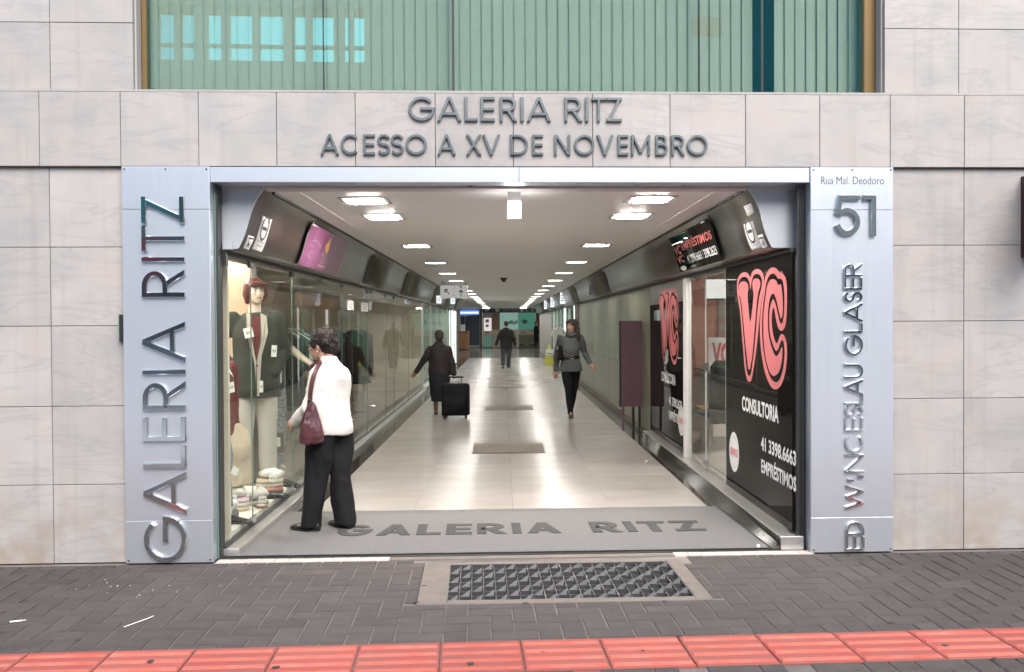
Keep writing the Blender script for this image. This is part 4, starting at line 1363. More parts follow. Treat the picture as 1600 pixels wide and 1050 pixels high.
# white projecting signs further along
def proj_sign(px0, px1, py0, py1, y, label, mt=M_LITSIGN):
    xa, zt = onY(px0, py0, y); xb, zb = onY(px1, py1, y)
    t = thing('projecting_sign', label, 'projecting sign', ((xa + xb) / 2, y, zb), 0, 'small signs along the corridor bulkheads')
    hw = (xb - xa) / 2; h = zt - zb
    MB().cbox(-hw, hw, -.02, .02, 0, h, .004).build('board', mt, t)
    MB().box(-hw - .006, -hw - .0005, -.022, .022, -.004, h + .004).box(hw + .0005, hw + .006, -.022, .022, -.004, h + .004).build('frame', M_DARKMETAL, t)
    m = MB()
    for k in range(3): m.box(-hw * .6, hw * .6, -.0215, -.0205, h * (.25 + .2 * k), h * (.33 + .2 * k))
    m.build('print', M_GREYWALL, t)
proj_sign(682, 690, 462, 474, 15.6, 'bright white tilted sign at the end of the left bulkhead before the hanging sign')
proj_sign(704, 711, 465, 475, 21.0, 'white sign under the hanging direction sign on the left')
proj_sign(875, 883, 456, 475, 21.5, 'tall white sign on the right bulkhead above the walking woman')
proj_sign(860, 866, 464, 480, 27.0, 'white sign on the right bulkhead, second of the far three')
proj_sign(850, 854.5, 469, 483, 32.0, 'most distant white sign on the right bulkhead')
proj_sign(921, 932, 446, 461, 12.6, 'bluish poster hung on the right bulkhead before the pale panel wall', mat('bluish_print', (.34, .36, .42), .3, var=.3, vscale=30))
# ================================================================== LEFT: THE CLOTHES SHOP
def gl_y(px, x0): return onX(px, 600, x0)[0]
PB = [fy(XL, .12)] + [gl_y(p, XL) for p in (393, 457, 535, 603, 616, 660)]
print('left panes', [round(v, 2) for v in PB])
PB = [PB[0], PB[1], PB[2], PB[3], PB[3] + 2.0, PB[4], PB[5], PB[5] + 2.4, PB[6]]
SILL = .055
t = thing('shop_window', 'long frameless glass window of the clothes shop on the left of the corridor', 'shop window', (0, 0, 0), 0)
for a, b in zip(PB, PB[1:]):
    MB().box(XL - .005, XL + .005, a + .003, b - .003, SILL + .012, 2.118).build('glass_pane', M_GLASS, t)
    MB().box(XL - .0045, XL + .0045, b - .0018, b + .0018, SILL + .012, 2.118).build('glass_edge', M_GLASSEDGE, t)
m = MB().cbox(XL - .06, XL + .11, PB[0], PB[-1], 0.0, SILL, .004, '+z'); m.build('sill', M_ALU, t)
MB().box(XL - .03, XL + .02, PB[0], PB[-1], SILL + .001, SILL + .014).build('track', M_DARKMETAL, t)
for b in PB[1:-1]:
    for z in (SILL + .02, 2.06):
        MB().box(XL - .012, XL + .013, b - .05, b + .05, z, z + .05).build('clamp', M_DARKMETAL if z > 1 else M_CHROME, t)
# thin posts: glass fin between the first display and the shop
fin = MB().box(XL - .75, XL - .012, PB[2] + .445, PB[2] + .455, .10, 2.10); fin.build('glass_fin', M_GLASS, t)
# shop room
SX = -5.4
sh = thing('shop_room', 'cream walled interior of the clothes shop behind the left window', 'shop interior', (0, 0, 0), 0)
yE = PB[-1]
MB().box(SX - .1, SX, .30, 4.0, 0, 2.8).build('back_wall', M_CREAM, sh)
MB().box(SX - .1, SX, 4.0, yE, 0, 2.8).build('back_wall', M_HATCH, sh)
MB().box(SX, XL - .02, .262, .30, 0, 2.8).build('street_wall', M_CREAM, sh)
MB().box(SX, XL - .02, yE, yE + .08, 0, 2.8).build('end_wall', M_CREAM, sh)
MB().box(SX, XL - .02, .30, yE, 2.55, 2.62).build('shop_ceiling', M_CREAM, sh)
MB().box(-4.2, -3.9, 3.9, yE - .1, .02, 2.2).build('wall_unit', M_BROWN, sh)
MB().box(SX, XL - .062, .30, yE, 0.0, .012).build('shop_floor', M_FLOOR, sh)
MB().cbox(-3.3, XL - .062, .31, PB[2] + .2, .013, .085, .004, '+z').build('display_base', M_CARPETSHOP, sh)
# display back board low, and panels seen through the glass
yb_ = PB[2] + .75
MB().box(-3.9, -2.55, yb_, yb_ + .04, .02, 2.3).build('display_back', M_PEACH, sh)
MB().box(-2.545, -2.50, yb_ - .01, yb_ + .05, .02, 2.35).build('display_frame', M_BLACK, sh)
MB().box(-4.9, -3.35, 2.9, 2.94, .02, 1.55).build('counter_wall', M_HATCH, sh)
for k, z in enumerate((.45, .85)): MB().box(-3.9, -2.58, yb_ - .30, yb_ - .01, z, z + .03).build('shelf', M_CARPETSHOP, sh)
for k, (x, y, l) in enumerate([(-2.9, .9, 1.1), (-2.9, 2.6, 1.1), (-3.9, 1.2, 1.1), (-3.0, 5.2, 1.2), (-4.2, 3.8, 1.2), (-3.0, 8.0, 1.2), (-4.2, 7.0, 1.2), (-3.0, 11.0, 1.2), (-3.0, 13.6, 1.2), (-2.5, 3.7, .9)]):  # tubes near the street include extra ones added to brighten the display
    f = thing('fluorescent_lamp', 'slim fluorescent lamp on the clothes shop ceiling, number %d from the street' % (k + 1) if False else ('slim fluorescent lamp on the shop ceiling ' + ('over the coat mannequin', 'over the second mannequin', 'behind the coat mannequin, by the back wall', 'over the nearest coat rack', 'over the rack at the back wall', 'over the middle coat rack', 'at the back between two racks', 'over the farthest rack', 'at the far end of the clothes shop', 'in front of the peach panel')[k]), 'shop lamp', (x, y, 2.55), 0, 'fluorescent lamps in the clothes shop')
    MB().box(-.05, .05, -l / 2, l / 2, -.03, 0).build('housing', M_WHITE, f)
    MB().tube([(0, -l / 2 + .04, -.045), (0, l / 2 - .04, -.045)], .016, 8).build('tube', M_TUBE if y < 3 else M_TUBEDIM, f)

# clothes racks deeper in the shop
def rack(x, y, n, cols, label, rz=0):
    r = thing('clothes_rack', label, 'clothes rack', (x, y, .012), rz)
    L = n * .075
    m = MB()
    for s in (-1, 1):
        m.tube([(0, s * L / 2, 0), (0, s * L / 2, 1.55)], .013, 8); m.tube([(-.25, s * L / 2, .01), (.25, s * L / 2, .01)], .013, 8)
    m.tube([(0, -L / 2, 1.55), (0, L / 2, 1.55)], .013, 8)
    m.build('rail', M_CHROME, r)
    for k in range(n):
        yy = -L / 2 + (k + .5) * L / n
        wv = random.uniform(.19, .24); ln = random.uniform(.75, 1.05); a = random.uniform(.012, .022)
        rings = []
        for z, wd in ((1.50, .05), (1.46, .12), (1.40, wv), (1.2, wv * .95), (1.5 - ln, wv * random.uniform(.9, 1.15))):
            rings.append([Vector((wd * math.cos(t_), yy + a * math.sin(t_) + .012 * math.sin(z * 9 + k), z)) for t_ in [q * math.pi / 5 for q in range(10)]])
        m = MB(); m.loft(rings); m.build('garment', cols[k % len(cols)], r, smooth=True)
rack(-2.75, 5.6, 15, [M_BLACKCLOTH, M_GREYCLOTH, M_GREENCOAT, M_MINT], 'rack of dark coats behind the glass just beyond the peach panel')
rack(-2.75, 8.0, 16, [M_GREENCOAT, M_BLACKCLOTH, M_OLIVEJACKET, M_BLACKCLOTH], 'rack of dark green and black coats in the middle of the clothes shop')
rack(-2.75, 10.6, 16, [M_OLIVEJACKET, M_HATCH, M_BLACKCLOTH, M_GREYCLOTH], 'rack of brown and black clothes near the far end of the clothes shop')
rack(-4.6, 4.2, 12, [M_BLACKCLOTH, M_GREYCLOTH, M_MAROONJACKET], 'rack of black clothes against the back wall of the clothes shop')

# ---------------- garments, mannequins
def ring(cx, cy, cz, rx, ry, rot=0.0, n=18, tilt=0.0):
    c, s = math.cos(rot), math.sin(rot)
    out = []
    for k in range(n):
        a = 2 * math.pi * k / n
        x, y = rx * math.cos(a), ry * math.sin(a)
        out.append(Vector((cx + x * c - y * s, cy + x * s + y * c, cz + tilt * x)))
    return out

def hand(mb, p, d, palm, L=.175, thumb=1, curl=.5):
    """palm and five separate fingers; p wrist, d direction of the fingers, palm = palm normal"""
    d = Vector(d).normalized(); palm = Vector(palm); palm = (palm - d * palm.dot(d)).normalized()
    s = d.cross(palm).normalized() * thumb
    p = Vector(p)
    mb.limb([p, p + d * L * .25, p + d * L * .45], [.022, .027, .026], 10)
    mb.limb([p + d * L * .2 + s * .018, p + d * L * .45 + s * .024], [.018, .016], 8)
    mb.limb([p + d * L * .2 - s * .016, p + d * L * .45 - s * .024], [.018, .015], 8)
    for k, (o, ln, r) in enumerate(((.033, .44, .0085), (.012, .5, .009), (-.011, .47, .0088), (-.032, .36, .0078))):
        a = p + d * L * .44 + s * o
        b = a + (d + palm * curl * .4).normalized() * L * ln * .45
        c = b + (d + palm * curl * 1.4).normalized() * L * ln * .32
        e = c + (d * .7 + palm * curl * 2.4).normalized() * L * ln * .23
        mb.limb([a, b, c, e], [r, r * .97, r * .9, r * .75], 8)
    a = p + d * L * .14 + s * .024
    b = a + (d * .6 + s * .8 + palm * .3).normalized() * L * .22
    c = b + (d + s * .25 + palm * .4).normalized() * L * .19
    mb.limb([a, b, c], [.013, .0105, .0085], 8)

def head(mb, c, yaw, pitch=0.0, k=1.0):
    """head facing local -Y turned by yaw; c = centre"""
    M = Matrix.Rotation(yaw, 3, 'Z') @ Matrix.Rotation(pitch, 3, 'X')
    c = Vector(c)
    P = lambda x, y, z: c + M @ (Vector((x, y, z)) * k)
    mb.ball(P(0, .012, .022), .074 * k, .092 * k, .092 * k, 18, 12, M)
    mb.ball(P(0, -.028, -.045), .056 * k, .060 * k, .066 * k, 16, 10, M)
    mb.ball(P(0, -.060, -.088), .026 * k, .024 * k, .022 * k, 12, 8, M)     # chin
    mb.limb([P(0, -.080, .012), P(0, -.098, -.022)], [.010 * k, .0145 * k], 8)  # nose
    mb.ball(P(0, -.080, -.053), .022 * k, .012 * k, .011 * k, 10, 7, M)      # mouth
    for s in (-1, 1):
        mb.ball(P(s * .034, -.060, -.020), .026 * k, .022 * k, .022 * k, 10, 7, M)   # cheek
        mb.ball(P(s * .076, .008, -.012), .008 * k, .018 * k, .030 * k, 10, 7, M)    # ear
    return P, M

def face_bits(par, P, k=1.0, lips=None):
    for s in (-1, 1):
        m = MB(); m.ball(P(s * .030, -.0735, .008), .012 * k, .009 * k, .0055 * k, 10, 7); e = m.build('eye', M_WHITE, par, True)
        m = MB(); m.ball(P(s * .030, -.0815, .008), .0062 * k, .003 * k, .0062 * k, 8, 6); m.build('pupil', M_BLACKPRINT, e, True)
        m = MB(); m.limb([P(s * .014, -.084, .028), P(s * .046, -.074, .029)], [.0045 * k, .0032 * k], 6); m.build('eyebrow', M_HAIR, par, True)
    m = MB(); m.limb([P(-.020, -.086, -.052), P(0, -.0925, -.051), P(.020, -.086, -.052)], [.004 * k, .0062 * k, .004 * k], 6)
    m.build('mouth', lips or mat('lips', (.36, .12, .10), .4), par, True)

def shoe(par, ank, toe, mt, k=1.0, heel=0.0):
    """shoe from the ankle point towards toe direction (2D); sole at z=0"""
    d = Vector((toe[0], toe[1], 0)).normalized(); s = Vector((-d.y, d.x, 0))
    a = Vector((ank[0], ank[1], 0))
    m = MB()
    rr = []
    for q, w_, h_, z0 in ((-.075, .026, .062, heel), (-.05, .034, .078, heel), (0, .037, .072, heel * .7), (.06, .043, .056, heel * .2), (.11, .046, .046, 0), (.155, .037, .036, 0), (.185, .018, .024, 0)):
        q *= k
        rr.append([a + d * q + s * (w_ * k * math.cos(t_)) + Vector((0, 0, z0 + .003 + h_ * k * (.5 + .5 * math.sin(t_)))) for t_ in [2 * math.pi * j / 12 for j in range(12)]])
    m.loft(rr)
    o = m.build('shoe', mt, par, True)
    m = MB(); n = 14; out = []
    for j in range(n):
        t_ = 2 * math.pi * j / n
        q = (.055 + .135 * math.cos(t_)) * k; w_ = .046 * k * math.sin(t_) * (1.0 if q > 0 else .85)
        out.append(a + d * q + s * w_ + Vector((0, 0, .001)))
    m.poly(out, (0, 0, .012)); m.build('sole', M_BLACK, o)
    if heel:
        m = MB(); m.limb([a + d * (-.055 * k) + Vector((0, 0, heel)), a + d * (-.055 * k) + Vector((0, 0, .012))], [.016, .010], 8); m.build('heel', mt, o, True)

def body_mesh(par, J, mt, bare_leg=True):
    """one continuous figure from its joints"""
    m = MB()
    n = 18
    hy = J.get('yaw_hip', 0); sy = J.get('yaw_sh', 0)
    pel, che, sho, nek = Vector(J['pelvis']), Vector(J['chest']), Vector(J['sho']), Vector(J['neck'])
    W = J.get('w', 1.0)
    m.loft([ring(*(pel + Vector((0, 0, -.09))), .12 * W, .09 * W, hy), ring(*pel, .155 * W, .11 * W, hy), ring(*((pel * .55 + che * .45)), .125 * W, .095 * W, (hy + sy) / 2),
            ring(*che, .150 * W, .11 * W, sy), ring(*(che * .3 + sho * .7), .155 * W, .09 * W, sy), ring(*sho, .12 * W, .07 * W, sy), ring(*(sho + (nek - sho) * .5), .06, .055, sy)])
    m.limb([sho - Vector((0, 0, .02)), nek, Vector(J['head']) + Vector((0, .01, -.04))], [.058, .052, .050])
    P, M = head(m, J['head'], J.get('yaw_head', 0), J.get('pitch_head', 0), J.get('kh', 1.0))
    for s in 'LR':
        m.limb([J['sh' + s], J['el' + s], J['wr' + s]], [.047, .036, .024])
        dd = Vector(J['wr' + s]) - Vector(J['el' + s])
        hd = J.get('hd' + s, dd)
        hand(m, J['wr' + s], hd, J.get('pn' + s, (0, 1, 0)), thumb=1 if s == 'L' else -1, curl=J.get('curl' + s, .5))
        h, k, a = J['hip' + s], J['kn' + s], J['an' + s]
        mid = Vector(h).lerp(Vector(k), .45); calf = Vector(k).lerp(Vector(a), .3)
        m.limb([h, mid, k, calf, a], [.085 * W, .072 * W, .05, .05, .034])
        td = J['toe' + s]
        m.limb([Vector(a) + Vector((0, 0, -.02)), Vector((a[0], a[1], a[2] - .04)) + Vector((td[0], td[1], -.01)) * .4, Vector((a[0], a[1], a[2] - .055)) + Vector((td[0] * .78, td[1] * .78, 0))], [.028, .024, .02])
    o = remeshed(m, 'body', mt, par, .0085, 3)
    return o, P, M

def sleeve(m, a, b, c, r=(.066, .056, .045)):
    a, b, c = Vector(a), Vector(b), Vector(c)
    m.limb([a, a.lerp(b, .5), b, b.lerp(c, .55), c], [r[0], (r[0] + r[1]) / 2, r[1], (r[1] + r[2]) / 2, r[2]], 14)

def trousers(par, J, mt, top=1.0, flare=.06, th=.098, kn=.072, wr=.012):
    m = MB(); hy = J.get('yaw_hip', 0); pel = Vector(J['pelvis']); W = J.get('w', 1.0)
    m.loft([ring(*(pel + Vector((0, 0, -.10))), .135 * W, .105 * W, hy), ring(*pel, .168 * W, .125 * W, hy), ring(*(pel + Vector((0, 0, .10))), .145 * W, .112 * W, hy)])
    for s in 'LR':
        h, k, a = Vector(J['hip' + s]), Vector(J['kn' + s]), Vector(J['an' + s])
        a = a + Vector((0, 0, -.05))
        m.tube([h, h.lerp(k, .45), k, k.lerp(a, .5), a + Vector((0, 0, .02)), a + Vector((0, 0, -.012))], [th * W, (th * .93) * W, kn, (kn + flare) / 2 + .002, flare, flare * .98], 16)
        m.ball(h, th * W * .98); m.ball(k, kn * .98)
    return remeshed(m, 'trousers', mt, par, .010, 4, wr, 8.0, (1, 1, .45))

def hairdo(par, P, M, mt, k=1.0, kind='short', back=.1):
    m = MB()
    m.ball(P(0, .028, .045), .085 * k, .098 * k, .086 * k, 18, 12, M)
    m.ball(P(0, .065, .0), .078 * k, .062 * k, .085 * k, 16, 10, M)
    if kind == 'bouffant':
        for q in range(26):
            a = random.uniform(-2.6, 2.6); zz = random.uniform(-.045, .11)
            rr = .082 * math.sqrt(max(0.05, 1 - (zz / .14) ** 2))
            x, y = rr * math.sin(a), .035 + rr * 1.1 * math.cos(a)
            if y < -.045 and zz < .05: continue
            m.ball(P(x, y, zz), random.uniform(.020, .034) * k, n=9, m=6)
    if kind == 'long':
        m.limb([P(-.055, .045, .06), P(-.078, .05, -.03), P(-.085, .065, -.13), P(-.075, .08, -.22)], [.045 * k, .046 * k, .042 * k, .022 * k])
        m.limb([P(.055, .04, .06), P(.082, .03, -.03), P(.098, .03, -.13), P(.110, .035, -.24)], [.045 * k, .046 * k, .045 * k, .022 * k])
        m.limb([P(0, .07, .03), P(0, .10, -.10), P(.02, .11, -.24)], [.075 * k, .072 * k, .045 * k])
        m.limb([P(-.05, -.062, .085), P(.02, -.075, .098), P(.07, -.045, .06)], [.022 * k, .026 * k, .026 * k])
    if kind == 'mann':
        m.limb([P(-.07, .0, .04), P(-.082, .0, -.03), P(-.07, .01, -.09)], [.035 * k, .032 * k, .02 * k])
        m.limb([P(.07, .0, .04), P(.082, .0, -.03), P(.07, .01, -.07)], [.035 * k, .032 * k, .02 * k])
        m.limb([P(-.06, -.075, .055), P(0, -.088, .065), P(.06, -.075, .055)], [.022 * k, .026 * k, .022 * k])
    return remeshed(m, 'hair', mt, par, .008, 2 if kind == 'bouffant' else 3, .004, 60)

def tagcard(par, p, w, h, rz=0, tilt=0, mark=True, name='price_tag'):
    M = Matrix.Translation(p) @ Matrix.Rotation(rz, 4, 'Z') @ Matrix.Rotation(tilt, 4, 'Y')
    m = MB().box(-w / 2, w / 2, -.0015, .0015, -h / 2, h / 2)
    m.v = [M @ v for v in m.v]
    o = m.build(name, M_TAG, par)
    if mark:
        m = MB()
        for k, (a, b) in enumerate(((-.28, -.05), (.0, .12), (.16, .34))):
            m.add([(w * a, -.0022, -h * .12), (w * b, -.0022, -h * .12), (w * b, -.0022, h * .14), (w * a, -.0022, h * .14)], [(0, 1, 2, 3)])
        m.v = [M @ v for v in m.v]
        m.build('price_print', M_GREYWALL, o)
    return o

# ---- the near mannequin in the dark green coat
mx, my = -2.275, 2.0
mq = thing('mannequin', 'shop mannequin in an open dark green coat and pale trousers behind the first pane', 'mannequin', (mx, my, .12), R(16)); mq.scale = (1.05, 1.05, 1.05)
Jm = dict(pelvis=(0, 0, 1.0), chest=(0, .0, 1.30), sho=(0, .01, 1.48), neck=(0, .01, 1.57), head=(.005, -.01, 1.715), yaw_head=R(20), w=1.0,
          shL=(.19, .01, 1.475), elL=(.245, .06, 1.20), wrL=(.15, -.06, 1.02), shR=(-.19, .01, 1.475), elR=(-.33, .10, 1.22), wrR=(-.19, .0, 1.03),
          hipL=(.09, 0, .95), knL=(.095, -.02, .52), anL=(.10, .0, .11), toeL=(.03, -.13), hipR=(-.09, 0, .95), knR=(-.10, -.03, .52), anR=(-.12, -.02, .11), toeR=(-.03, -.13), hdL=(-.5, -.2, -.6), hdR=(.6, -.1, -.5))
b, P, M = body_mesh(mq, Jm, M_MANNEQUIN)
hairdo(mq, P, M, M_REDHAIR, 1.0, 'mann'); face_bits(mq, P)
trousers(mq, Jm, M_TROUSERGREY, flare=.072, kn=.082)
m = MB()
m.loft([ring(0, .01, .80, .215, .155), ring(0, .01, 1.0, .20, .145), ring(0, .005, 1.15, .185, .135), ring(0, .0, 1.32, .195, .138), ring(0, .01, 1.44, .19, .11), ring(0, .015, 1.50, .13, .085), ring(0, .015, 1.53, .085, .072)])
sleeve(m, Jm['shL'], Jm['elL'], Jm['wrL'], (.075, .066, .058)); sleeve(m, Jm['shR'], Jm['elR'], Jm['wrR'], (.075, .066, .058))
coat = remeshed(m, 'coat', M_GREENCOAT, mq, .010, 4, .010, 7)
# front opening: maroon jumper strip, taupe lapels, button and tags
def front(pts, off, mt, name, par=mq):
    m = MB()
    vs = [(x, -(.142 * math.sqrt(max(0, 1 - (x / .21) ** 2)) + off + (.02 if z < 1.4 else .02 - (z - 1.4) * .45)), z) for x, z in pts]
    m.poly(vs, (0, .012, 0)); return m.build(name, mt, par)
front([(-.035, 1.50), (.05, 1.50), (.045, 1.30), (.012, 1.13), (-.03, 1.30)], .004, M_MAROONKNIT, 'jumper')
front([(-.075, 1.53), (-.035, 1.52), (-.035, 1.34), (.008, 1.10), (.002, .92), (-.010, 1.10), (-.075, 1.36)], .010, M_TAUPE, 'lapel')
front([(.045, 1.53), (.095, 1.50), (.105, 1.36), (.05, 1.16), (.028, .82), (.010, .82), (.012, 1.12), (.05, 1.30)], .010, M_TAUPE, 'lapel')
m = MB(); m.ball((.012, -.178, 1.08), .009, .006, .009, 8, 6); m.build('button', M_BLACK, mq)
m = MB().box(-.001, .001, -.176, -.172, .82, 1.08); m.build('coat_edge', M_BLACK, mq)
tagcard(mq, (-.055, -.178, 1.36), .075, .085, 0, R(-12)); tagcard(mq, (.155, -.118, 1.20), .045, .10, 0, R(4)); tagcard(mq, (.045, -.178, .90), .030, .10, 0, 0)

# ---- second mannequin: navy and white top, bare raised arm, denim
m2 = thing('mannequin', 'half hidden shop mannequin in a navy and white top with a bare arm stretched out', 'mannequin', (-2.44, 3.10, .085), R(55))
J2 = dict(pelvis=(0, 0, .92), chest=(0, 0, 1.20), sho=(0, .01, 1.37), neck=(0, .01, 1.45), head=(.0, -.005, 1.59), yaw_head=R(-10), w=.95,
          shL=(.18, .01, 1.36), elL=(.28, -.16, 1.20), wrL=(.33, -.36, 1.08), shR=(-.18, .01, 1.36), elR=(-.24, .05, 1.10), wrR=(-.2, -.10, .95),
          hipL=(.09, 0, .88), knL=(.10, -.04, .48), anL=(.10, .02, .10), toeL=(.03, -.13), hipR=(-.09, 0, .88), knR=(-.10, -.02, .48), anR=(-.11, .02, .10), toeR=(-.03, -.13))
b, P, M = body_mesh(m2, J2, M_MANNEQUIN); hairdo(m2, P, M, M_HAIRGREY, 1.02, 'mann'); face_bits(m2, P)
m = MB(); m.loft([ring(0, .0, .86, .175, .125), ring(0, 0, 1.02, .16, .12), ring(0, 0, 1.22, .17, .122), ring(0, .01, 1.35, .165, .09), ring(0, .012, 1.41, .09, .07)])
m.limb([J2['shL'], Vector(J2['shL']).lerp(Vector(J2['elL']), .35)], [.062, .056]); m.limb([J2['shR'], Vector(J2['shR']).lerp(Vector(J2['elR']), .35)], [.062, .056])
remeshed(m, 'top', mat('navy_jersey', (.015, .02, .05), .8), m2, .010, 4, .008, 8)
m = MB(); m.poly([(-.09, -.129, 1.30), (.02, -.137, 1.33), (.06, -.137, 1.15), (.05, -.134, .93), (-.06, -.132, .93)], (0, .012, 0)); m.build('white_front', M_WHITEVINYL, m2)
m = MB(); m.ball((.10, -.122, 1.25), .028, .006, .016, 10, 6); m.build('badge', M_TAG, m2)
trousers(m2, J2, M_DENIM, flare=.07)

# ---- other display garments
def bust(name, label, x, y, rz, top, mt, wid=.19, mt2=None, stand=True, length=.62, arms=True):
    t = thing(name, label, 'display garment', (x, y, .085), rz)
    m = MB(); m.tube([(0, 0, .0), (0, 0, top - length + .1)], .014, 8); m.tube([(0, 0, 0), (0, 0, .012)], .12, 14); m.build('stand', M_CHROME, t)
    m = MB(); z0 = top - length
    m.loft([ring(0, 0, z0, wid * 1.05, .12), ring(0, 0, z0 + length * .35, wid * .95, .115), ring(0, 0, top - .18, wid, .125), ring(0, .01, top - .06, wid * .93, .09), ring(0, .012, top, .07, .06)])
    if arms:
        for s in (-1, 1): m.limb([(s * wid, .01, top - .07), (s * wid * 1.18, .03, top - .30), (s * wid * 1.12, .0, top - length * .92)], [.062, .054, .046])
    remeshed(m, 'garment', mt, t, .010, 4, .014, 8)
    return t
t = bust('hanging_garment', 'dark navy jacket hung at the left edge of the shop window', -2.29, .62, R(72), 1.93, M_NAVYCLOTH, .17, length=1.0)
tagcard(t, (.06, -.15, 1.42), .03, .09, R(-20))
t = bust('display_garment', 'maroon jumper with white collar and price tag low in the window', -2.38, 1.22, R(58), 1.24, M_MAROONKNIT, .16)
m = MB(); m.poly([(-.06, -.05, 1.23), (-.01, -.09, 1.20), (-.07, -.125, 1.10)], (.0, .01, .01)); m.poly([(.06, -.05, 1.23), (.01, -.09, 1.20), (.07, -.125, 1.10)], (0, .01, .01)); m.build('collar', M_TAG, t)
tagcard(t, (.02, -.145, 1.02), .075, .085, 0, R(-8))
t = bust('display_garment', 'beige folded trousers draped over a low stand in the window', -2.27, 1.30, R(50), .70, M_BEIGE, .15, length=.50, arms=False)
t = bust('display_garment', 'speckled blue denim piece standing at the left edge of the window', -2.20, .66, R(55), .74, M_DENIM, .10, length=.60, arms=False)
tagcard(t, (.06, -.13, .42), .06, .06, 0, R(30), False)

def folded(x, y, z0, rz, cols, label, w=.26, d=.2, crumple=True, tags=1):
    t = thing('folded_clothes', label, 'folded clothes', (x, y, z0), rz)
    z = 0
    for k, mt in enumerate(cols):
        last = k == len(cols) - 1 and crumple
        m = MB(); h = .034
        if last:
            for q in range(9):
                m.ball((random.uniform(-w * .32, w * .32), random.uniform(-d * .3, d * .3), z + .03 + random.uniform(0, .03)), random.uniform(.05, .075), random.uniform(.04, .06), random.uniform(.028, .042), 10, 7)
            remeshed(m, 'garment', mt, t, .008, 3, .016, 14)
        else:
            r_ = [ring(0, 0, z + zz, w * .5 * f, d * .5 * f, 0, 20) for zz, f in ((0, .93), (h * .3, 1.0), (h * .7, 1.0), (h, .93))]
            for rr in r_:
                for v in rr:
                    q = max(abs(v.x) / (w * .5), abs(v.y) / (d * .5)); L = math.hypot(v.x / (w * .5), v.y / (d * .5))
                    f = (L / max(q, .01)) * .94
                    v.x = v.x * f + .004 * noise.noise(v * 20); v.y *= f
            m.loft(r_); m.build('garment', mt, t, smooth=True)
            z += h + .001
    for q in range(tags): tagcard(t, (w * (.12 - .2 * q), -d * .5 - .012, z + .015 - .02 * q), .065, .06, 0, R(8 - 12 * q))
    return t
zb = .086
folded(-2.22, .84, zb, R(20), [M_NAVYCLOTH, M_GREYCLOTH, M_WHITEVINYL], 'white garment folded on a dark pile, nearest the street in the window', .25, .22)
folded(-2.30, 1.22, zb, R(15), [M_BEIGE, M_TAUPE, M_PALEPURPLE, M_KNIT], 'pale pile topped by a wide white cloth in front of the beige trousers', .36, .24, tags=1)
folded(-2.13, 1.48, zb, R(30), [M_TAUPE, M_KNIT], 'small cream garment folded beside the pale pile', .2, .16, tags=1)
st = folded(-2.135, 1.93, zb, R(12), [M_GREYCLOTH, M_SALMON, M_TAUPE, M_BEIGE, M_WHITEVINYL], 'stack of folded clothes with a salmon layer and white top under the mannequin', .25, .2, tags=1)
for nm, x, y, rz in (('black shoe lying on the display floor beyond the salmon stack', -2.06, 2.28, R(60)), ('black shoe under the nearest white folded garment', -2.10, .72, R(80)), ('second black shoe between the cream garment and the salmon stack', -2.06, 1.70, R(110))):
    t = thing('display_shoe', nm, 'shoe', (x, y, zb), rz); shoe(t, (0, 0), (0, -1), M_BLACKLEATHER, .85)
t = thing('price_board', 'small wooden price board lying on the display floor by the glass', 'price board', (-2.06, 1.34, zb), R(35))
m = MB().cbox(-.045, .045, -.07, .07, 0, .016, .003, '+z'); m.build('frame', M_BROWN, t)
MB().box(-.03, .03, -.045, .045, .0165, .018).build('paper', M_TAG, t)
t = thing('price_board', 'grey price board leaning at the back of the display', 'price board', (-2.36, 2.9, .42), R(10))
MB().box(-.11, .11, -.012, .012, -.1, .1).build('frame', M_HATCH, t); MB().box(-.08, .08, -.0135, -.0125, -.04, .055).build('paper', M_TAG, t)

for k, (px, pyt, pyb) in enumerate(((547, 469, 485), (569, 472, 487))):
    y_, zt_ = onX(px - 5, pyt, XL); y2_, zb_ = onX(px + 5, pyb, XL)
    t = thing('paper_notice', 'white paper notice taped high on the shop glass, %s the entrance' % ('nearer' if k == 0 else 'farther from'), 'notice', (XL + .0065, (y_ + y2_) / 2, zb_), 0)
    h_, w_ = zt_ - zb_, abs(y2_ - y_) / 2
    MB().box(0, .0015, -w_, w_, 0, h_).build('sheet', M_TAG, t)
    m = MB()
    for q in range(4): m.box(.0017, .0022, -w_ * .7, w_ * .7, h_ * (.18 + .18 * q), h_ * (.26 + .18 * q))
    m.build('print', M_GREYWALL, t)
# second storefront on the left: pale green lit shop
y0 = PB[-1] + .02; y1 = 30.15
t = thing('storefront', 'pale green glazed shop front further down the left side', 'shop front', (0, 0, 0), 0)
ys2 = [y0, y0 + 2.4, y0 + 4.6, y0 + 7.0, y0 + 9.4, y0 + 11.6]
for a, b in zip(ys2, ys2[1:]):
    MB().box(XL - .005, XL + .005, a + .03, b - .03, .10, 2.118).build('glass_pane', M_GLASS, t)
for a in ys2:
    MB().box(XL - .025, XL + .025, a - .028, a + .028, .0, 2.118).build('post', M_ALU, t)
MB().box(XL - .05, XL + .09, y0, ys2[-1], 0, .09).build('sill', M_ALU, t)
MB().box(-3.6, -3.5, y0 + .1, y1, 0, 2.8).build('back_wall', M_MINT, t)
MB().box(-3.5, XL - .03, y0 + .08, ys2[-1], 2.55, 2.62).build('shop_ceiling', M_WHITE, t)
MB().box(-3.5, XL - .06, ys2[-1] - .1, ys2[-1], 0, 2.55).build('end_wall', M_MINT, t)
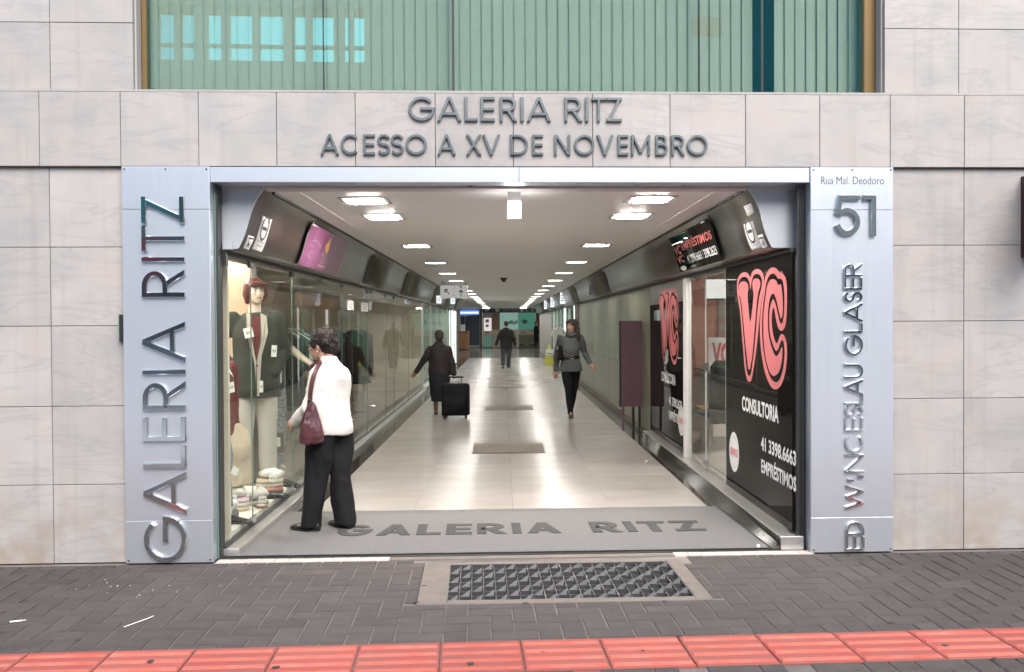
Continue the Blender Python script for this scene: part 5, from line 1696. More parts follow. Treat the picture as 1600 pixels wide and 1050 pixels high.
for k in range(7):
    yy = y0 + .9 + k * 1.55
    for z in (.6, 1.05, 1.5):
        MB().box(-3.48, -3.1, yy - .6, yy + .6, z, z + .02).build('shelf', M_WHITE, t)
    m = MB()
    for z in (.62, 1.07, 1.52):
        for q in range(5):
            hh_ = random.uniform(.1, .3); xx = yy - .5 + q * .22
            m.box(-3.4, -3.2, xx, xx + random.uniform(.08, .18), z + .001, z + hh_)
    m.build('goods', random.choice([M_TEAL, M_WHITE, M_GREYWALL, M_SALMON]), t)
for k in range(4):
    f = thing('fluorescent_lamp', 'slim fluorescent lamp, %s from the entrance, in the pale green shop' % ('first', 'second', 'third', 'fourth')[k], 'shop lamp', (-2.75, y0 + 1.5 + k * 2.8, 2.55), 0, 'fluorescent lamps in the pale green shop')
    MB().box(-.05, .05, -.6, .6, -.03, 0).build('housing', M_WHITE, f); MB().tube([(0, -.56, -.045), (0, .56, -.045)], .016, 8).build('tube', M_TUBEDIM, f)
# lit white columns, then plain wall
yc_ = ys2[-1] + .05
t = thing('lit_column', 'bright white lit column panels at the end of the left shop fronts', 'lit column', (XL, yc_, 0), 0)
for k in range(4):
    MB().cbox(-.10, .06, .05 + k * .72, .05 + k * .72 + .62, .05, 2.10, .01).build('panel', M_LIT if k in (0, 2) else M_MINT, t)
MB().box(-.14, -.101, 0, 3.1, 0, 2.14).build('frame', M_ALU, t)
MB().box(-9, XL - .055, 30.2, 30.3, 0, 2.8).build('left_wall', M_GREYWALL)['kind'] = 'structure'
# ================================================================== RIGHT: LOAN OFFICE AND PANEL WALL
def ry(px, py=600): return onX(px, py, XR)[0]
r0 = fy(XR, .12); r1 = ry(1135); rm = ry(1103); r2 = ry(1075); r3 = ry(1017)
print('right', r0, r1, rm, r2, r3)
RS = .10
t = thing('storefront', 'black glazed loan office front with pink VC logos on the right of the entrance', 'shop front', (0, 0, 0), 0)
MB().cbox(XR - .11, XR + .05, fy(XR, .04), r3, .0, RS, .004, '+z').build('sill', M_ALU, t)
MB().box(XR - .112, XR - .1105, fy(XR, .04), r3, .0, RS - .012).build('plinth', M_GRANITE, t)
pm = (r0 + r1) / 2
VT = 2.118
pa1 = MB().box(XR - .005, XR + .012, r0, r1 - .003, RS + .012, VT).build('black_panel', M_BLACKVINYL, t)
MB().box(XR - .006, XR + .012, r1 - .002, r1 + .004, RS + .012, VT).build('glass_edge', M_WHITEVINYL, t)
MB().box(XR - .005, XR + .005, r1 + .005, rm - .003, RS + .012, VT).build('glass_door', M_GLASS, t)
MB().box(XR - .006, XR + .006, rm - .004, rm + .004, RS + .012, VT).build('door_edge', M_WHITEVINYL, t)
MB().box(XR - .005, XR + .005, rm + .005, r2 - .05, RS + .012, VT).build('glass_door', M_GLASS, t)
MB().cbox(XR - .035, XR + .03, r2 - .04, r2 + .09, RS, VT, .004).build('door_post', M_WHITE, t)
pa2 = MB().box(XR - .005, XR + .012, r2 + .10, r3, RS + .012, VT).build('black_panel', M_BLACKVINYL, t)
dj = r2 + .10 + (r3 - r2) * .55
MB().box(XR - .007, XR - .005, dj - .004, dj + .004, RS + .012, VT).build('panel_joint', M_DARKMETAL, t)
MB().box(XR - .006, XR - .0045, r2 + .11, r3 - .01, 1.86, VT).build('clear_strip', M_BULK, t)
for z in (RS + .03, 1.13):
    MB().box(XR - .022, XR + .02, rm - .05, rm + .05, z, z + .075).build('hinge', M_CHROME, t)
MB().box(XR - .012, XR + .012, r0, r3, VT, 2.143).build('top_track', M_BULK, t)

XV = XR - .0065
# VC logo traced as outlines on the panel: measured in the photograph, laid on the panel's plane
def tr(pts): return [onX(1130 + x / 4.769, 400 + y / 4.769, XV) for x, y in pts]
def smooth(pts, n=4):
    out = []
    N = len(pts)
    for i in range(N):
        p0, p1, p2, p3 = (Vector(pts[(i + k - 1) % N]) for k in range(4))
        for k in range(n):
            u = k / n
            q = .5 * (2 * p1 + (p2 - p0) * u + (2 * p0 - 5 * p1 + 4 * p2 - p3) * u * u + (3 * p1 - p0 - 3 * p2 + p3) * u ** 3)
            out.append((q.x, q.y))
    return out
V_out = [(103, 235), (105, 180), (125, 140), (155, 120), (185, 130), (203, 158), (215, 120), (245, 97), (275, 103), (298, 135), (303, 185), (300, 250), (288, 320), (275, 420), (262, 560), (248, 690), (228, 830), (212, 920), (194, 938), (176, 915), (160, 830), (148, 690), (136, 540), (125, 410), (108, 310)]
V_mid = [(113, 245), (116, 195), (133, 165), (158, 155), (182, 165), (195, 195), (205, 250), (212, 200), (225, 150), (250, 133), (277, 145), (289, 185), (285, 240), (268, 310), (255, 420), (244, 560), (232, 690), (216, 820), (206, 880), (193, 892), (180, 870), (170, 800), (160, 690), (148, 550), (138, 430), (125, 330)]
V_in = [(117, 255), (120, 215), (140, 193), (162, 190), (182, 205), (190, 240), (184, 290), (190, 390), (203, 492), (218, 400), (228, 290), (221, 240), (219, 200), (232, 172), (255, 168), (274, 182), (278, 220), (262, 280), (248, 400), (236, 560), (224, 700), (208, 810), (198, 848), (188, 835), (178, 760), (168, 660), (157, 540), (146, 420), (133, 320), (121, 290)]
V_hole = [(203, 280), (212, 340), (205, 405), (196, 350)]
C_out = [(298, 270), (305, 190), (325, 125), (350, 92), (375, 85), (398, 95), (420, 122), (440, 125), (465, 165), (474, 230), (475, 330), (472, 440), (462, 520), (447, 550), (428, 556), (410, 535), (395, 480), (385, 420), (375, 385), (365, 420), (362, 500), (370, 570), (385, 630), (400, 652), (412, 625), (425, 590), (440, 582), (458, 600), (472, 650), (476, 730), (470, 820), (455, 900), (430, 965), (395, 993), (360, 978), (325, 910), (300, 820), (282, 700), (274, 560), (280, 400)]
C_mid = [(312, 270), (322, 200), (342, 148), (368, 130), (390, 140), (410, 168), (435, 172), (450, 215), (457, 300), (455, 400), (448, 470), (436, 504), (424, 495), (412, 450), (398, 385), (385, 340), (374, 322), (360, 345), (346, 410), (343, 490), (350, 580), (368, 650), (392, 705), (410, 695), (425, 650), (440, 628), (452, 650), (458, 720), (452, 800), (440, 870), (418, 925), (392, 940), (362, 920), (335, 860), (312, 770), (297, 670), (290, 550), (295, 400)]
C_in = [(320, 285), (330, 225), (350, 182), (375, 172), (398, 185), (412, 215), (432, 212), (441, 260), (447, 350), (445, 430), (434, 466), (424, 440), (410, 380), (396, 320), (375, 280), (352, 310), (338, 400), (335, 500), (342, 590), (360, 670), (385, 735), (402, 745), (420, 720), (440, 680), (444, 720), (438, 790), (420, 860), (395, 888), (375, 893), (350, 865), (325, 790), (310, 700), (302, 590), (303, 430)]
def logo(par, mt, f):
    for outl, midl, inl in ((V_out, V_mid, V_in), (C_out, C_mid, C_in)):
        for nm, lp, mt_, dx in (('logo_outline', outl, mt, 0), ('logo_line', midl, M_BLACKVINYL, .0012), ('logo_core', inl, mt, .0024)):
            P3 = smooth(tr(lp), 4)
            o = flat2d([P3], lambda a, b: Vector((XV - dx, *f(a, b))), nm, mt_, par)
    P3 = smooth(tr(V_hole), 4)
    flat2d([P3], lambda a, b: Vector((XV - .0036, *f(a, b))), 'logo_line', M_BLACKVINYL, par)
logo(pa1, M_PINK, lambda a, b: (a, b))
yz0 = onX(1190, 500, XV)
def vtxt(s, par, pxa, pya_t, pya_b, pxb, mt=M_WHITEVINYL, bold=.03, f=lambda a, b: (a, b)):
    """lettering on the right panel: starts (far end) at pxa and runs towards the street to pxb"""
    yA, zT = onX(pxa, pya_t, XV); _, zB = onX(pxa, pya_b, XV); yB, _ = onX(pxb, pya_b, XV)
    o = text(s, mt, par, 'lettering', abs(yA - yB), zT - zB, None, bold)
    for v in o.data.vertices:
        v.co = Vector((XV - .0004, *f(yA - v.co.x, zB + v.co.y)))
    return o
txts = [('CONSULTORIA', 1159.5, 618, 641, 1216.5), ('41 3398.6663', 1189, 681, 703, 1244), ('EMPRÉSTIMOS', 1189.5, 711.5, 738, 1244)]
for s, a, b_, c, d in txts: vtxt(s, pa1, a, b_, c, d)
# round white badge
def badge(par, f):
    c = onX(1147, 706, XV)
    rz_ = abs(onX(1147, 675, XV)[1] - c[1]); ryy = abs(onX(1139.8, 706, XV)[0] - onX(1155, 706, XV)[0]) / 2
    def circ(k, dx, mt, nm):
        m = MB(); m.add([(XV - dx, *f(c[0] + ryy * k * math.cos(a), c[1] + rz_ * k * math.sin(a))) for a in [2 * math.pi * q / 28 for q in range(28)]], [tuple(range(28))])
        m.build(nm, mt, par)
    circ(1, .0004, M_WHITEVINYL, 'badge'); circ(.80, .0010, M_GREYWALL, 'badge_ring'); circ(.775, .0016, M_WHITEVINYL, 'badge')
    o = text('BMG', M_PINK, par, 'lettering', ryy * 1.35, rz_ * .42, None, .04)
    for v in o.data.vertices: v.co = Vector((XV - .0022, *f(c[0] + ryy * .68 - v.co.x, c[1] - rz_ * .22 + v.co.y)))
badge(pa1, lambda a, b: (a, b))
# the same print on the second panel, its depth scaled to the panel there
yc1 = (onX(1150, 500, XV)[0] + onX(1232, 500, XV)[0]) / 2
ya2, yb2 = onX(1030, 500, XV)[0], onX(1060, 500, XV)[0]
k2 = (ya2 - yb2) / (onX(1152, 500, XV)[0] - onX(1230, 500, XV)[0])
f2 = lambda a, b: ((ya2 + yb2) / 2 + (a - yc1) * k2, b)
logo(pa2, M_PINKDIM, f2)
for s, (a, b_, c, d) in (('CONSULTORIA', txts[0][1:]), ('41 3398.2623', txts[1][1:]), ('EMPRÉSTIMOS', txts[2][1:])): vtxt(s, pa2, a, b_, c, d, M_WHITEVINYL, .03, f2)
badge(pa2, lambda a, b: (onX(1064.5, 650, XV)[0] + (a - onX(1147, 706, XV)[0]) * k2 * 1.25, b + .02))
# office behind the glass doors
o = thing('office_room', 'salmon walled office interior seen through the glass doors on the right', 'office interior', (0, 0, 0), 0)
MB().box(4.6, 4.7, .4, r3 + .1, 0, 2.8).build('back_wall', M_OFFICEPINK, o)
MB().box(XR + .05, 4.6, r3 - .0, r3 + .1, 0, 2.8).build('end_wall', M_OFFICEPINK, o)
MB().box(XR + .02, 4.6, .30, .38, 0, 2.8).build('street_wall', M_CREAM, o)
MB().box(XR + .02, 4.6, .38, r3, 2.55, 2.62).build('office_ceiling', M_OFFICEPINK, o)
MB().box(XR + .052, 4.6, .38, r3, .0, .10).build('office_floor', M_FLOOR, o)
MB().cbox(2.75, 4.4, 5.6, 6.2, .10, .95, .01).build('counter', M_CARPETSHOP, o)
MB().cbox(2.65, 4.5, 5.55, 6.25, .951, .99, .006).build('counter_top', M_BEIGE, o)
MB().box(3.0, 4.3, r3 - .06, r3 - .001, 1.35, 2.25).build('pin_board', M_GREYWALL, o)
f = thing('office_lamp', 'bright square lamp on the salmon office ceiling', 'office lamp', (3.0, 3.6, 2.55), 0)
MB().box(-.32, .32, -.32, .32, -.05, 0).build('housing', M_WHITE, f); MB().box(-.29, .29, -.29, .29, -.056, -.0505).build('diffuser', emat('office_diffuser', (1, .97, .93), 30), f)
f = thing('tv_screen', 'white lit screen hung in the loan office behind the glass door', 'screen', (2.62, 4.6, 2.02), R(-20))
MB().cbox(-.19, .19, -.03, .03, -.13, .13, .006).build('case', M_BLACK, f); MB().box(-.175, .175, -.0325, -.0305, -.115, .115).build('screen', emat('screen_glow', (1, .95, .93), .42), f); MB().box(-.02, .02, -.02, .02, .13, .53).build('arm', M_DARKMETAL, f)
f = thing('office_poster', 'small red VC poster standing on the office counter', 'poster', (2.80, 5.35, 1.0), R(-25))
MB().box(-.16, .16, -.01, .01, .0, .42).build('board', M_WHITEVINYL, f); text('VC', M_PINKDIM, f, 'lettering', .24, .30, Matrix.Translation((-.12, -.0115, .06)) @ Matrix.Rotation(R(90), 4, 'X'), .05)
f = thing('yellow_bench', 'yellow wooden bench inside the loan office', 'bench', (3.1, 4.9, .10), 0)
MB().cbox(-.7, .7, -.2, .2, .42, .47, .008).build('seat', mat('yellow_wood', (.55, .36, .13), .5), f)
for x in (-.6, .6):
    for y in (-.15, .15): MB().box(x - .025, x + .025, y - .025, y + .025, 0, .42).build('leg', M_BROWN, f)
# chair with a black jacket over its back
f = thing('office_chair', 'chair with a black coat over its back just inside the glass door', 'chair', (2.42, 4.35, .10), R(-60))
MB().cbox(-.21, .21, -.21, .21, .43, .47, .008).build('seat', M_BLACK, f)
for x in (-.18, .18):
    for y in (-.18, .18): MB().tube([(x, y, 0), (x, y, .43)], .014, 8).build('leg', M_CHROME, f)
m = MB(); m.loft([ring(0, .22, .30, .23, .05), ring(0, .22, .7, .24, .07), ring(0, .22, .98, .21, .06), ring(0, .22, 1.05, .12, .04)]); remeshed(m, 'coat', M_BLACKCLOTH, f, .012, 3, .02, 7)

# panel wall
pw0 = r3 + .06; pw1 = ry(905, 560)
pwl = thing('panel_wall', 'pale green grey panelled wall on the right side of the corridor', 'panel wall', (0, 0, 0), 0)
npan = 12
for i in range(npan):
    a = pw0 + (pw1 - pw0) * i / npan; b_ = pw0 + (pw1 - pw0) * (i + 1) / npan
    MB().box(XR + random.uniform(-.001, .002), XR + .04, a + .004, b_ - .004, .09, 2.118).build('wall_panel', M_GREENPANEL, pwl)
MB().box(XR + .012, XR + .06, pw0, pw1, .0, 2.15).build('backing', M_BLACK, pwl)
MB().box(XR - .03, XR + .011, pw0, pw1, .0, .085).build('skirting', M_HATCH, pwl)
MB().box(XR + .002, XR + .012, pw0 - .05, pw0, 0, 2.14).build('end_trim', M_DARKMETAL, pwl)
# door handle and small notice on it
yh = ry(970, 560); 
m = MB(); zz = onX(970, 556, XR)[1]
m.tube([(XR, yh, zz), (XR - .05, yh, zz), (XR - .05, yh - .12, zz)], .010, 8); m.box(XR - .008, XR, yh - .02, yh + .02, zz - .09, zz + .09); m.build('handle', M_CHROME, pwl)
yh = ry(925, 540); zz = onX(925, 540, XR)[1]
MB().box(XR - .010, XR - .0015, yh - .10, yh + .10, zz - .07, zz + .07).build('lock_plate', M_BROWN, pwl)
MB().box(XR - .0045, XR - .0015, pw0 + 2, pw1 - 2, zz - .17, zz - .155).build('panel_seam', M_DARKMETAL, pwl)
# purple board on legs
bx0, bx1 = 1.70, 2.03; by = onX(992, 635, 1.86)[0]; by = 7.2
zt = onY(992, 501, by)[1]; zb_ = onY(992, 635, by)[1]
xa = onY(970, 560, by)[0]; xb = onY(1018, 560, by)[0]
pbd = thing('notice_stand', 'tall purple board on thin legs standing against the right wall', 'notice stand', ((xa + xb) / 2, by, 0), 0)
hw = (xb - xa) / 2
MB().cbox(-hw, hw, -.03, .05, zb_, zt, .004).build('board', M_PURPLEBOARD, pbd)
MB().box(-hw - .02, -hw - .001, -.032, .052, zb_, zt).build('edge', M_MAROONJACKET, pbd)
MB().box(hw + .001, hw + .012, -.035, .05, zb_, zt).build('edge', M_BLACK, pbd)
for x in (-hw + .03, -hw * .2, hw * .2, hw - .03): MB().box(x - .018, x + .018, -.02, .03, 0, zb_ - .0005).build('leg', M_PURPLEBOARD if abs(x) > hw * .5 else M_BLACK, pbd)

# brown pillar and second storefront on the right
pil = thing('brown_pillar', 'brown clad pillar at the end of the pale panel wall', 'pillar', (XR, pw1, 0), 0)
MB().cbox(-.02, .3, .01, 1.3, 0, 2.118, .006).build('cladding', M_HATCH, pil); MB().box(-.025, .3, .005, 1.305, 0, .10).build('plinth', M_GRANITE, pil)
s0 = pw1 + 1.36; s1 = s0 + 13.0
t = thing('storefront', 'teal shop front with white posts far down the right side', 'shop front', (0, 0, 0), 0)
n = 6
for i in range(n):
    a = s0 + (s1 - s0) * i / n; b_ = s0 + (s1 - s0) * (i + 1) / n
    MB().box(XR - .005, XR + .005, a + .04, b_ - .04, .08, 2.118).build('glass_pane', M_GLASS, t)
    MB().box(XR - .035, XR + .03, a - .035, a + .035, 0, 2.118).build('post', M_LIT if i in (0, 2) else M_WHITE, t)
MB().box(XR - .05, XR + .04, s0, s1, 0, .075).build('sill', M_ALU, t)
MB().box(3.3, 3.4, s0, s1, 0, 2.8).build('back_wall', M_TEAL, t)
MB().box(XR + .05, 3.3, s0, s1, 2.55, 2.62).build('shop_ceiling', M_WHITE, t)
MB().box(XR + .05, 3.3, s0 - .05, s0, 0, 2.8).build('end_wall', M_TEAL, t); MB().box(XR + .05, 3.3, s1, s1 + .05, 0, 2.8).build('end_wall', M_TEAL, t)
for k in range(3):
    f = thing('fluorescent_lamp', 'slim fluorescent lamp, %s from the entrance, in the teal shop' % ('first', 'second', 'third')[k], 'shop lamp', (2.7, s0 + 2 + k * 4.4, 2.55), 0, 'fluorescent lamps in the teal shop')
    MB().box(-.05, .05, -.6, .6, -.03, 0).build('housing', M_WHITE, f); MB().tube([(0, -.56, -.045), (0, .56, -.045)], .016, 8).build('tube', M_TUBEDIM, f)
MB().box(XR, XR + .1, s1 + .06, Y1, 0, 2.8).build('right_wall', M_GREYWALL)['kind'] = 'structure'
# white blouse hung on a stand outside that shop
yw = 22.5
xw, zw = onY(873, 520, yw)
t = thing('hung_blouse', 'frilly white blouse hung on a red hanger outside the far right shop', 'blouse', (xw, yw, 0), R(10))
m = MB(); m.loft([ring(0, 0, 1.0, .19, .06), ring(0, 0, 1.25, .14, .06), ring(0, 0, 1.40, .15, .06), ring(0, 0, 1.49, .06, .04)])
for s in (-1, 1): m.limb([(s * .14, 0, 1.40), (s * .23, 0, 1.22)], [.055, .045])
remeshed(m, 'cloth', M_KNIT, t, .012, 3, .014, 9)
m = MB(); m.tube([(-.17, 0, 1.50), (0, 0, 1.60), (.17, 0, 1.50)], .012, 8); m.build('hanger', M_PINKDIM, t)
m = MB(); m.tube([(0, .03, 0), (0, .03, 1.62)], .015, 8); m.tube([(0, .03, 0), (0, .03, .02)], .16, 12); m.build('stand', M_CHROME, t)
# yellow wet-floor sign
xy = onZ(858, 570)
t = thing('wet_floor_sign', 'yellow folding caution sign with a white label on the floor at the right', 'floor sign', (xy[0], xy[1], 0), R(8))
for s in (-1, 1):
    m = MB(); m.poly([(-.16, s * .17, 0), (.16, s * .17, 0), (.13, s * .10, .34), (.07, s * .04, .62), (.035, s * .02, .78), (-.035, s * .02, .78), (-.07, s * .04, .62), (-.13, s * .10, .34)], (0, .012, 0)); m.build('leaf', M_YELLOWPLASTIC, t)
MB().box(-.15, .15, -.17, -.150, .36, .60).build('label', M_TAG, t)
MB().box(-.12, .12, -.1725, -.171, .43, .45).box(-.12, .12, -.1725, -.171, .38, .39).build('print', M_BLACKPRINT, t)

# ================================================================== FAR END
fw = thing('far_facade', 'shop fronts closing the far end of the corridor', 'shop front', (0, YE, 0), 0)
def fr(px0, px1, py0, py1, d0, d1, name, mt, par=None, y=YE):
    xa, zt = onY(px0, py0, y); xb, zb = onY(px1, py1, y)
    return MB().box(xa, xb, d0, d1, max(zb, 0.0), zt).build(name, mt, par or fw)
fr(640, 960, 470, 545, .06, .2, 'wall', M_GREYWALL)
fr(754, 837, 480, 488, -.05, .05, 'header_board', M_DARKMETAL)
m_h = emat('dim_sign_glow', (.75, .85, .78), .35)
for k, px in enumerate((760, 777, 815, 823.5, 832)):
    xa, za = onY(px, 484.2, YE)
    m = MB(); m.tube([(xa, -.052, za), (xa, -.075, za)], .13, 16); m.build('round_sign', M_GREYWALL if k not in (1, 2) else M_WHITE, fw)
for k in range(7):
    xa, za = onY(787 + k * 3.6, 484.3, YE); MB().box(xa - .05, xa + .05, -.056, -.0505, za - .09, za + .09).build('small_plate', M_GREYWALL, fw)
fr(781, 808.5, 488.6, 515, -.02, .05, 'lit_poster', emat('poster_mint', (.50, .80, .68), .16))
fr(809.5, 837, 488.6, 515, -.02, .05, 'lit_poster', emat('poster_teal', (.16, .50, .38), .14))
xa, za = onY(820, 502.5, YE); m = MB(); m.poly([(xa - .22, -.025, za), (xa, -.025, za - .18), (xa + .22, -.025, za), (xa, -.025, za + .18)], (0, .004, 0)); m.build('diamond', M_DARKMETAL, fw)
for k in range(4):
    xa, za = onY(795 + k * 4, 505 - k % 2 * 2, YE); m = MB(); m.tube([(xa, -.021, za), (xa, -.026, za)], .10 + .03 * (k % 2), 10); m.build('poster_shape', M_TEAL, fw)
fr(768.5, 780, 490, 515, -.02, .05, 'dark_poster', M_BROWN)
fr(756, 768, 497, 517, -.03, .05, 'bright_poster', emat('poster_white', (1, .96, .96), .28))
for a, b_, c, d in ((758.5, 764, 499, 504), (759, 763.5, 507, 511)): fr(a, b_, c, d, -.034, -.031, 'poster_print', M_PINK)
fr(754, 837, 516.5, 522, -.02, .05, 'letter_band', M_BEIGE)
for s, px in (('TEL', 757), ('K', 803), ('TELE', 813)):
    text(s, M_BLACKPRINT, fw, 'lettering', .34 if len(s) > 1 else .12, .11, Matrix.Translation((onY(px, 521, YE)[0], -.022, onY(px, 521, YE)[1])) @ Matrix.Rotation(R(90), 4, 'X'), .03)
fr(811, 836, 524, 542, -.01, .05, 'lower_panel', M_GREENPANEL)
fr(756, 768, 524, 542, -.01, .05, 'lower_panel', M_TEAL); fr(769, 808, 524, 542, -.01, .05, 'lower_panel', M_GREYWALL)
for px in (754, 809, 837): fr(px - .7, px + .7, 488, 543, -.03, .055, 'post', M_ALU)
for a, b_ in ((811, 819), (827, 835)): fr(a, b_, 538, 541, -.014, -.011, 'panel_print', M_BLACK)
fr(838, 852, 487, 545, -.06, .05, 'stone_pier', M_HATCH)
m = MB(); xa, za = onY(847, 494, YE); m.ball((xa, -.08, za), .13, .05, .21, 12, 8); m.build('dark_oval', M_BLACK, fw)
fr(852.5, 885, 487, 515, -.02, .05, 'teal_board', M_TEAL); fr(852.5, 905, 515, 545, -.02, .05, 'right_bay', M_GREYWALL)
fr(720, 850, 543.2, 546, -.08, .0, 'base_course', M_BLACK)
# dark blue door bay with a lit blue sign on the left
fr(733, 749, 492, 539, -.03, .05, 'door', M_DOORBLUE); fr(735, 747, 496, 506, -.035, -.031, 'door_glass', M_OPPDARK)
fr(749.5, 753.5, 480, 543, -.05, .05, 'post', M_HATCH)
sg_ = thing('lit_sign', 'blue lit sign above the dark door at the far end', 'lit sign', (0, YE - .4, 0), 0)
for (a, b_, c, d, mt) in ((719, 748, 484.5, 487, M_LITBLUE), (719, 748, 487.1, 490, M_LITSIGN), (719, 748, 490.1, 492, M_LITBLUE)):
    xa, zt = onY(a, c, YE - .4); xb, zb = onY(b_, d, YE - .4)
    MB().box(xa, xb, 0, .1, zb, zt).build('panel', mt, sg_)
for k, (a, b_) in enumerate(((720, 725.5), (727, 732.5))):
    fr(a, b_, 494, 517, -.03, .05, 'window', M_OPPDARK)
fr(719.5, 727, 507, 517, -.06, -.031, 'white_box', M_WHITE)
# brown counter in front
yk = 48.2
xa, zt = onY(716, 517.5, yk); xb, _ = onY(733, 545, yk)
t = thing('counter', 'brown wooden kiosk counter at the far left end of the corridor', 'counter', ((xa + xb) / 2, yk, 0), 0)
hw = (xb - xa) / 2
for k in range(3): MB().cbox(-hw + k * 2 * hw / 3 + .004, -hw + (k + 1) * 2 * hw / 3 - .004, 0, .5, .06, zt - .03, .006).build('front_panel', M_BROWN, t)
MB().box(-hw - .03, hw + .03, -.04, .52, zt - .029, zt).build('top', M_BROWN, t); MB().box(-hw, hw, .02, .5, 0, .058).build('plinth', M_BLACK, t)
# cross hall side walls
for x, yy_ in ((-9, 30.3), (9, Y1)): MB().box(x - .1, x + .1, yy_, YE + .1, 0, 2.85).build('hall_wall', M_GREYWALL)['kind'] = 'structure'
for a, b_ in ((XR + .1, 9),): MB().box(a, b_, Y1 - .1, Y1, 0, 2.85).build('hall_wall', M_GREYWALL)['kind'] = 'structure'

# ================================================================== ACROSS THE STREET (seen only in the reflections)
ob = thing('opposite_building', 'grey concrete building across the street mirrored in the upper window', 'building', (0, -24, 0), 0)
m = MB().box(-24, 26, -6, 0, -.2, 10.4).box(-24, -11.9, -6, 0, 10.4, 13.5).box(-3.15, 8.0, -6, 0, 10.4, 13.5).box(9.1, 26, -6, 0, 10.4, 13.5).box(8.0, 9.1, -6, 0, 10.4, 11.45).box(8.0, 9.1, -6, 0, 12.15, 13.5).box(-11.9, -3.15, -1.0, 0, 12.2, 13.5)
m.build('wall', M_OPP, ob)
m = MB()
for x, h_ in ((-11.0, .10), (-10.1, .17), (-9.3, .10), (-8.55, .2), (-7.75, .12), (-6.75, .10), (-5.66, .17), (-5.0, .10), (-4.0, .17), (-3.6, .08)): m.box(x - h_, x + h_, -.4, -.02, 10.4, 12.2)
m.box(-11.9, -3.15, -.3, -.08, 10.88, 10.97); m.build('roof_frame', M_OPP, ob)
sm_ = glassmat('sky_dimming_tint', (.80, .88, .90), 1.5)
MB().box(-11.88, -8.56, -.6, -.58, 10.4, 12.2).build('sky_dimming_sheet', sm_, ob); MB().box(-11.88, -3.16, -.9, -.88, 10.4, 12.2).build('sky_dimming_sheet', sm_, ob)  # tinted sheets added to dim the sky mirrored in the upper window
for x0_, x1_, z0_, z1_, c_ in ((-12.6, -9.6, 3.3, 4.5, (.55, .05, .06)), (-13.2, -9.2, 4.6, 6.0, (.05, .36, .34)), (-7.6, -4.6, 6.9, 8.4, (.06, .45, .42)), (-9.0, -7.8, 3.0, 4.4, (.05, .07, .12)), (8.2, 10.4, 3.4, 5.4, (.5, .07, .07))):  # unseen coloured panels, added to tint reflections in the steel letters
    MB().cbox(x0_, x1_, .06, .5, z0_, z1_, .02).build('reflected_panel', mat('reflected_panel_colour', c_, .7), ob)
for k in range(8):
    x = -22 + k * 5.6
    for z in (1.0, 5.0):
        MB().box(x, x + 3.4, .005, .05, z, z + 2.2).build('window', M_OPPDARK, ob)
# ================================================================== PEOPLE
def at_floor(px, py): return onZ(px, py)
def locks(par, hair, mt, n, L, down=False):
    """loose locks lying over the hair so that its outline is not smooth"""
    vs = hair.data.vertices
    mb = MB()
    for q in range(n):
        v = vs[random.randrange(len(vs))]
        nn = v.normal.copy()
        if nn.z < -.5: continue
        t = Vector((random.uniform(-1, 1), random.uniform(-1, 1), random.uniform(-1, 1))) if not down else Vector((random.uniform(-.3, .3), random.uniform(-.3, .3), -1))
        t = (t - nn * t.dot(nn)).normalized()
        l_ = L * random.uniform(.6, 1.3)
        p0 = v.co - nn * .004
        pts = [p0, p0 + t * l_ * .35 + nn * .008, p0 + t * l_ * .75 + nn * .008, p0 + t * l_ + nn * random.uniform(-.002, .010)]
        mb.tube(pts, [.0035, .005, .004, .0008], 5)
    o = mb.build('hair_locks', mt, par, True); o['kind'] = 'stuff'
    return o
# ---- woman in the white jumper, looking into the window (back to us)
px_, py_ = at_floor(512, 829)
w1 = thing('person', 'woman in white jumper and black trousers looking into the shop window', 'person', (px_, py_, .016), R(-118))
# authored facing -Y, left side +X
J = dict(pelvis=(0, .045, .83), chest=(0, .01, 1.09), sho=(0, .045, 1.265), neck=(0, .020, 1.325), head=(0, -.055, 1.435), yaw_head=R(14), pitch_head=R(6), w=1.0, kh=.98,
         shL=(.135, .035, 1.205), elL=(.205, .0, .96), wrL=(.15, -.19, .84), shR=(-.135, .035, 1.205), elR=(-.185, -.02, .96), wrR=(-.13, -.20, .92),
         hipL=(.085, .04, .79), knL=(.10, -.03, .43), anL=(.105, -.075, .085), toeL=(.02, -.13), hipR=(-.085, .045, .79), knR=(-.085, .06, .43), anR=(-.085, .10, .085), toeR=(-.03, -.13),
         hdL=(-.3, -.8, -.15), hdR=(.2, -.9, -.1))
b, P, M = body_mesh(w1, J, M_SKIN)
h_ = hairdo(w1, P, M, M_HAIRGREY, 1.03, 'bouffant'); face_bits(w1, P)
m = MB()
for s in (-1, 1):
    c = P(s * .032, -.094, .006)
    m.tube([c + M @ Vector((.021 * math.cos(a), 0, .017 * math.sin(a))) for a in [2 * math.pi * k / 14 for k in range(15)]], .0022, 6)
    m.tube([P(s * .052, -.094, .01), P(s * .078, -.03, .012), P(s * .082, .012, .008)], .0022, 6)
m.tube([P(-.012, -.097, .008), P(.012, -.097, .008)], .002, 6)
m.build('spectacles', M_DARKMETAL, w1)
m = MB(); m.ball(P(.080, .006, -.042), .006, n=8, m=6); m.build('earring', M_TAG, w1, True)
trousers(w1, J, M_BLACKCLOTH, flare=.080, th=.112, kn=.090, wr=.024)
m = MB()
m.loft([ring(0, .05, .745, .186, .138), ring(0, .05, .80, .192, .144), ring(0, .04, .90, .184, .142), ring(0, .02, 1.02, .180, .142), ring(0, .015, 1.10, .190, .152), ring(0, .04, 1.19, .172, .135), ring(0, .05, 1.25, .135, .105), ring(0, .045, 1.30, .090, .080), ring(0, .035, 1.335, .066, .066), ring(0, .03, 1.352, .062, .062)])
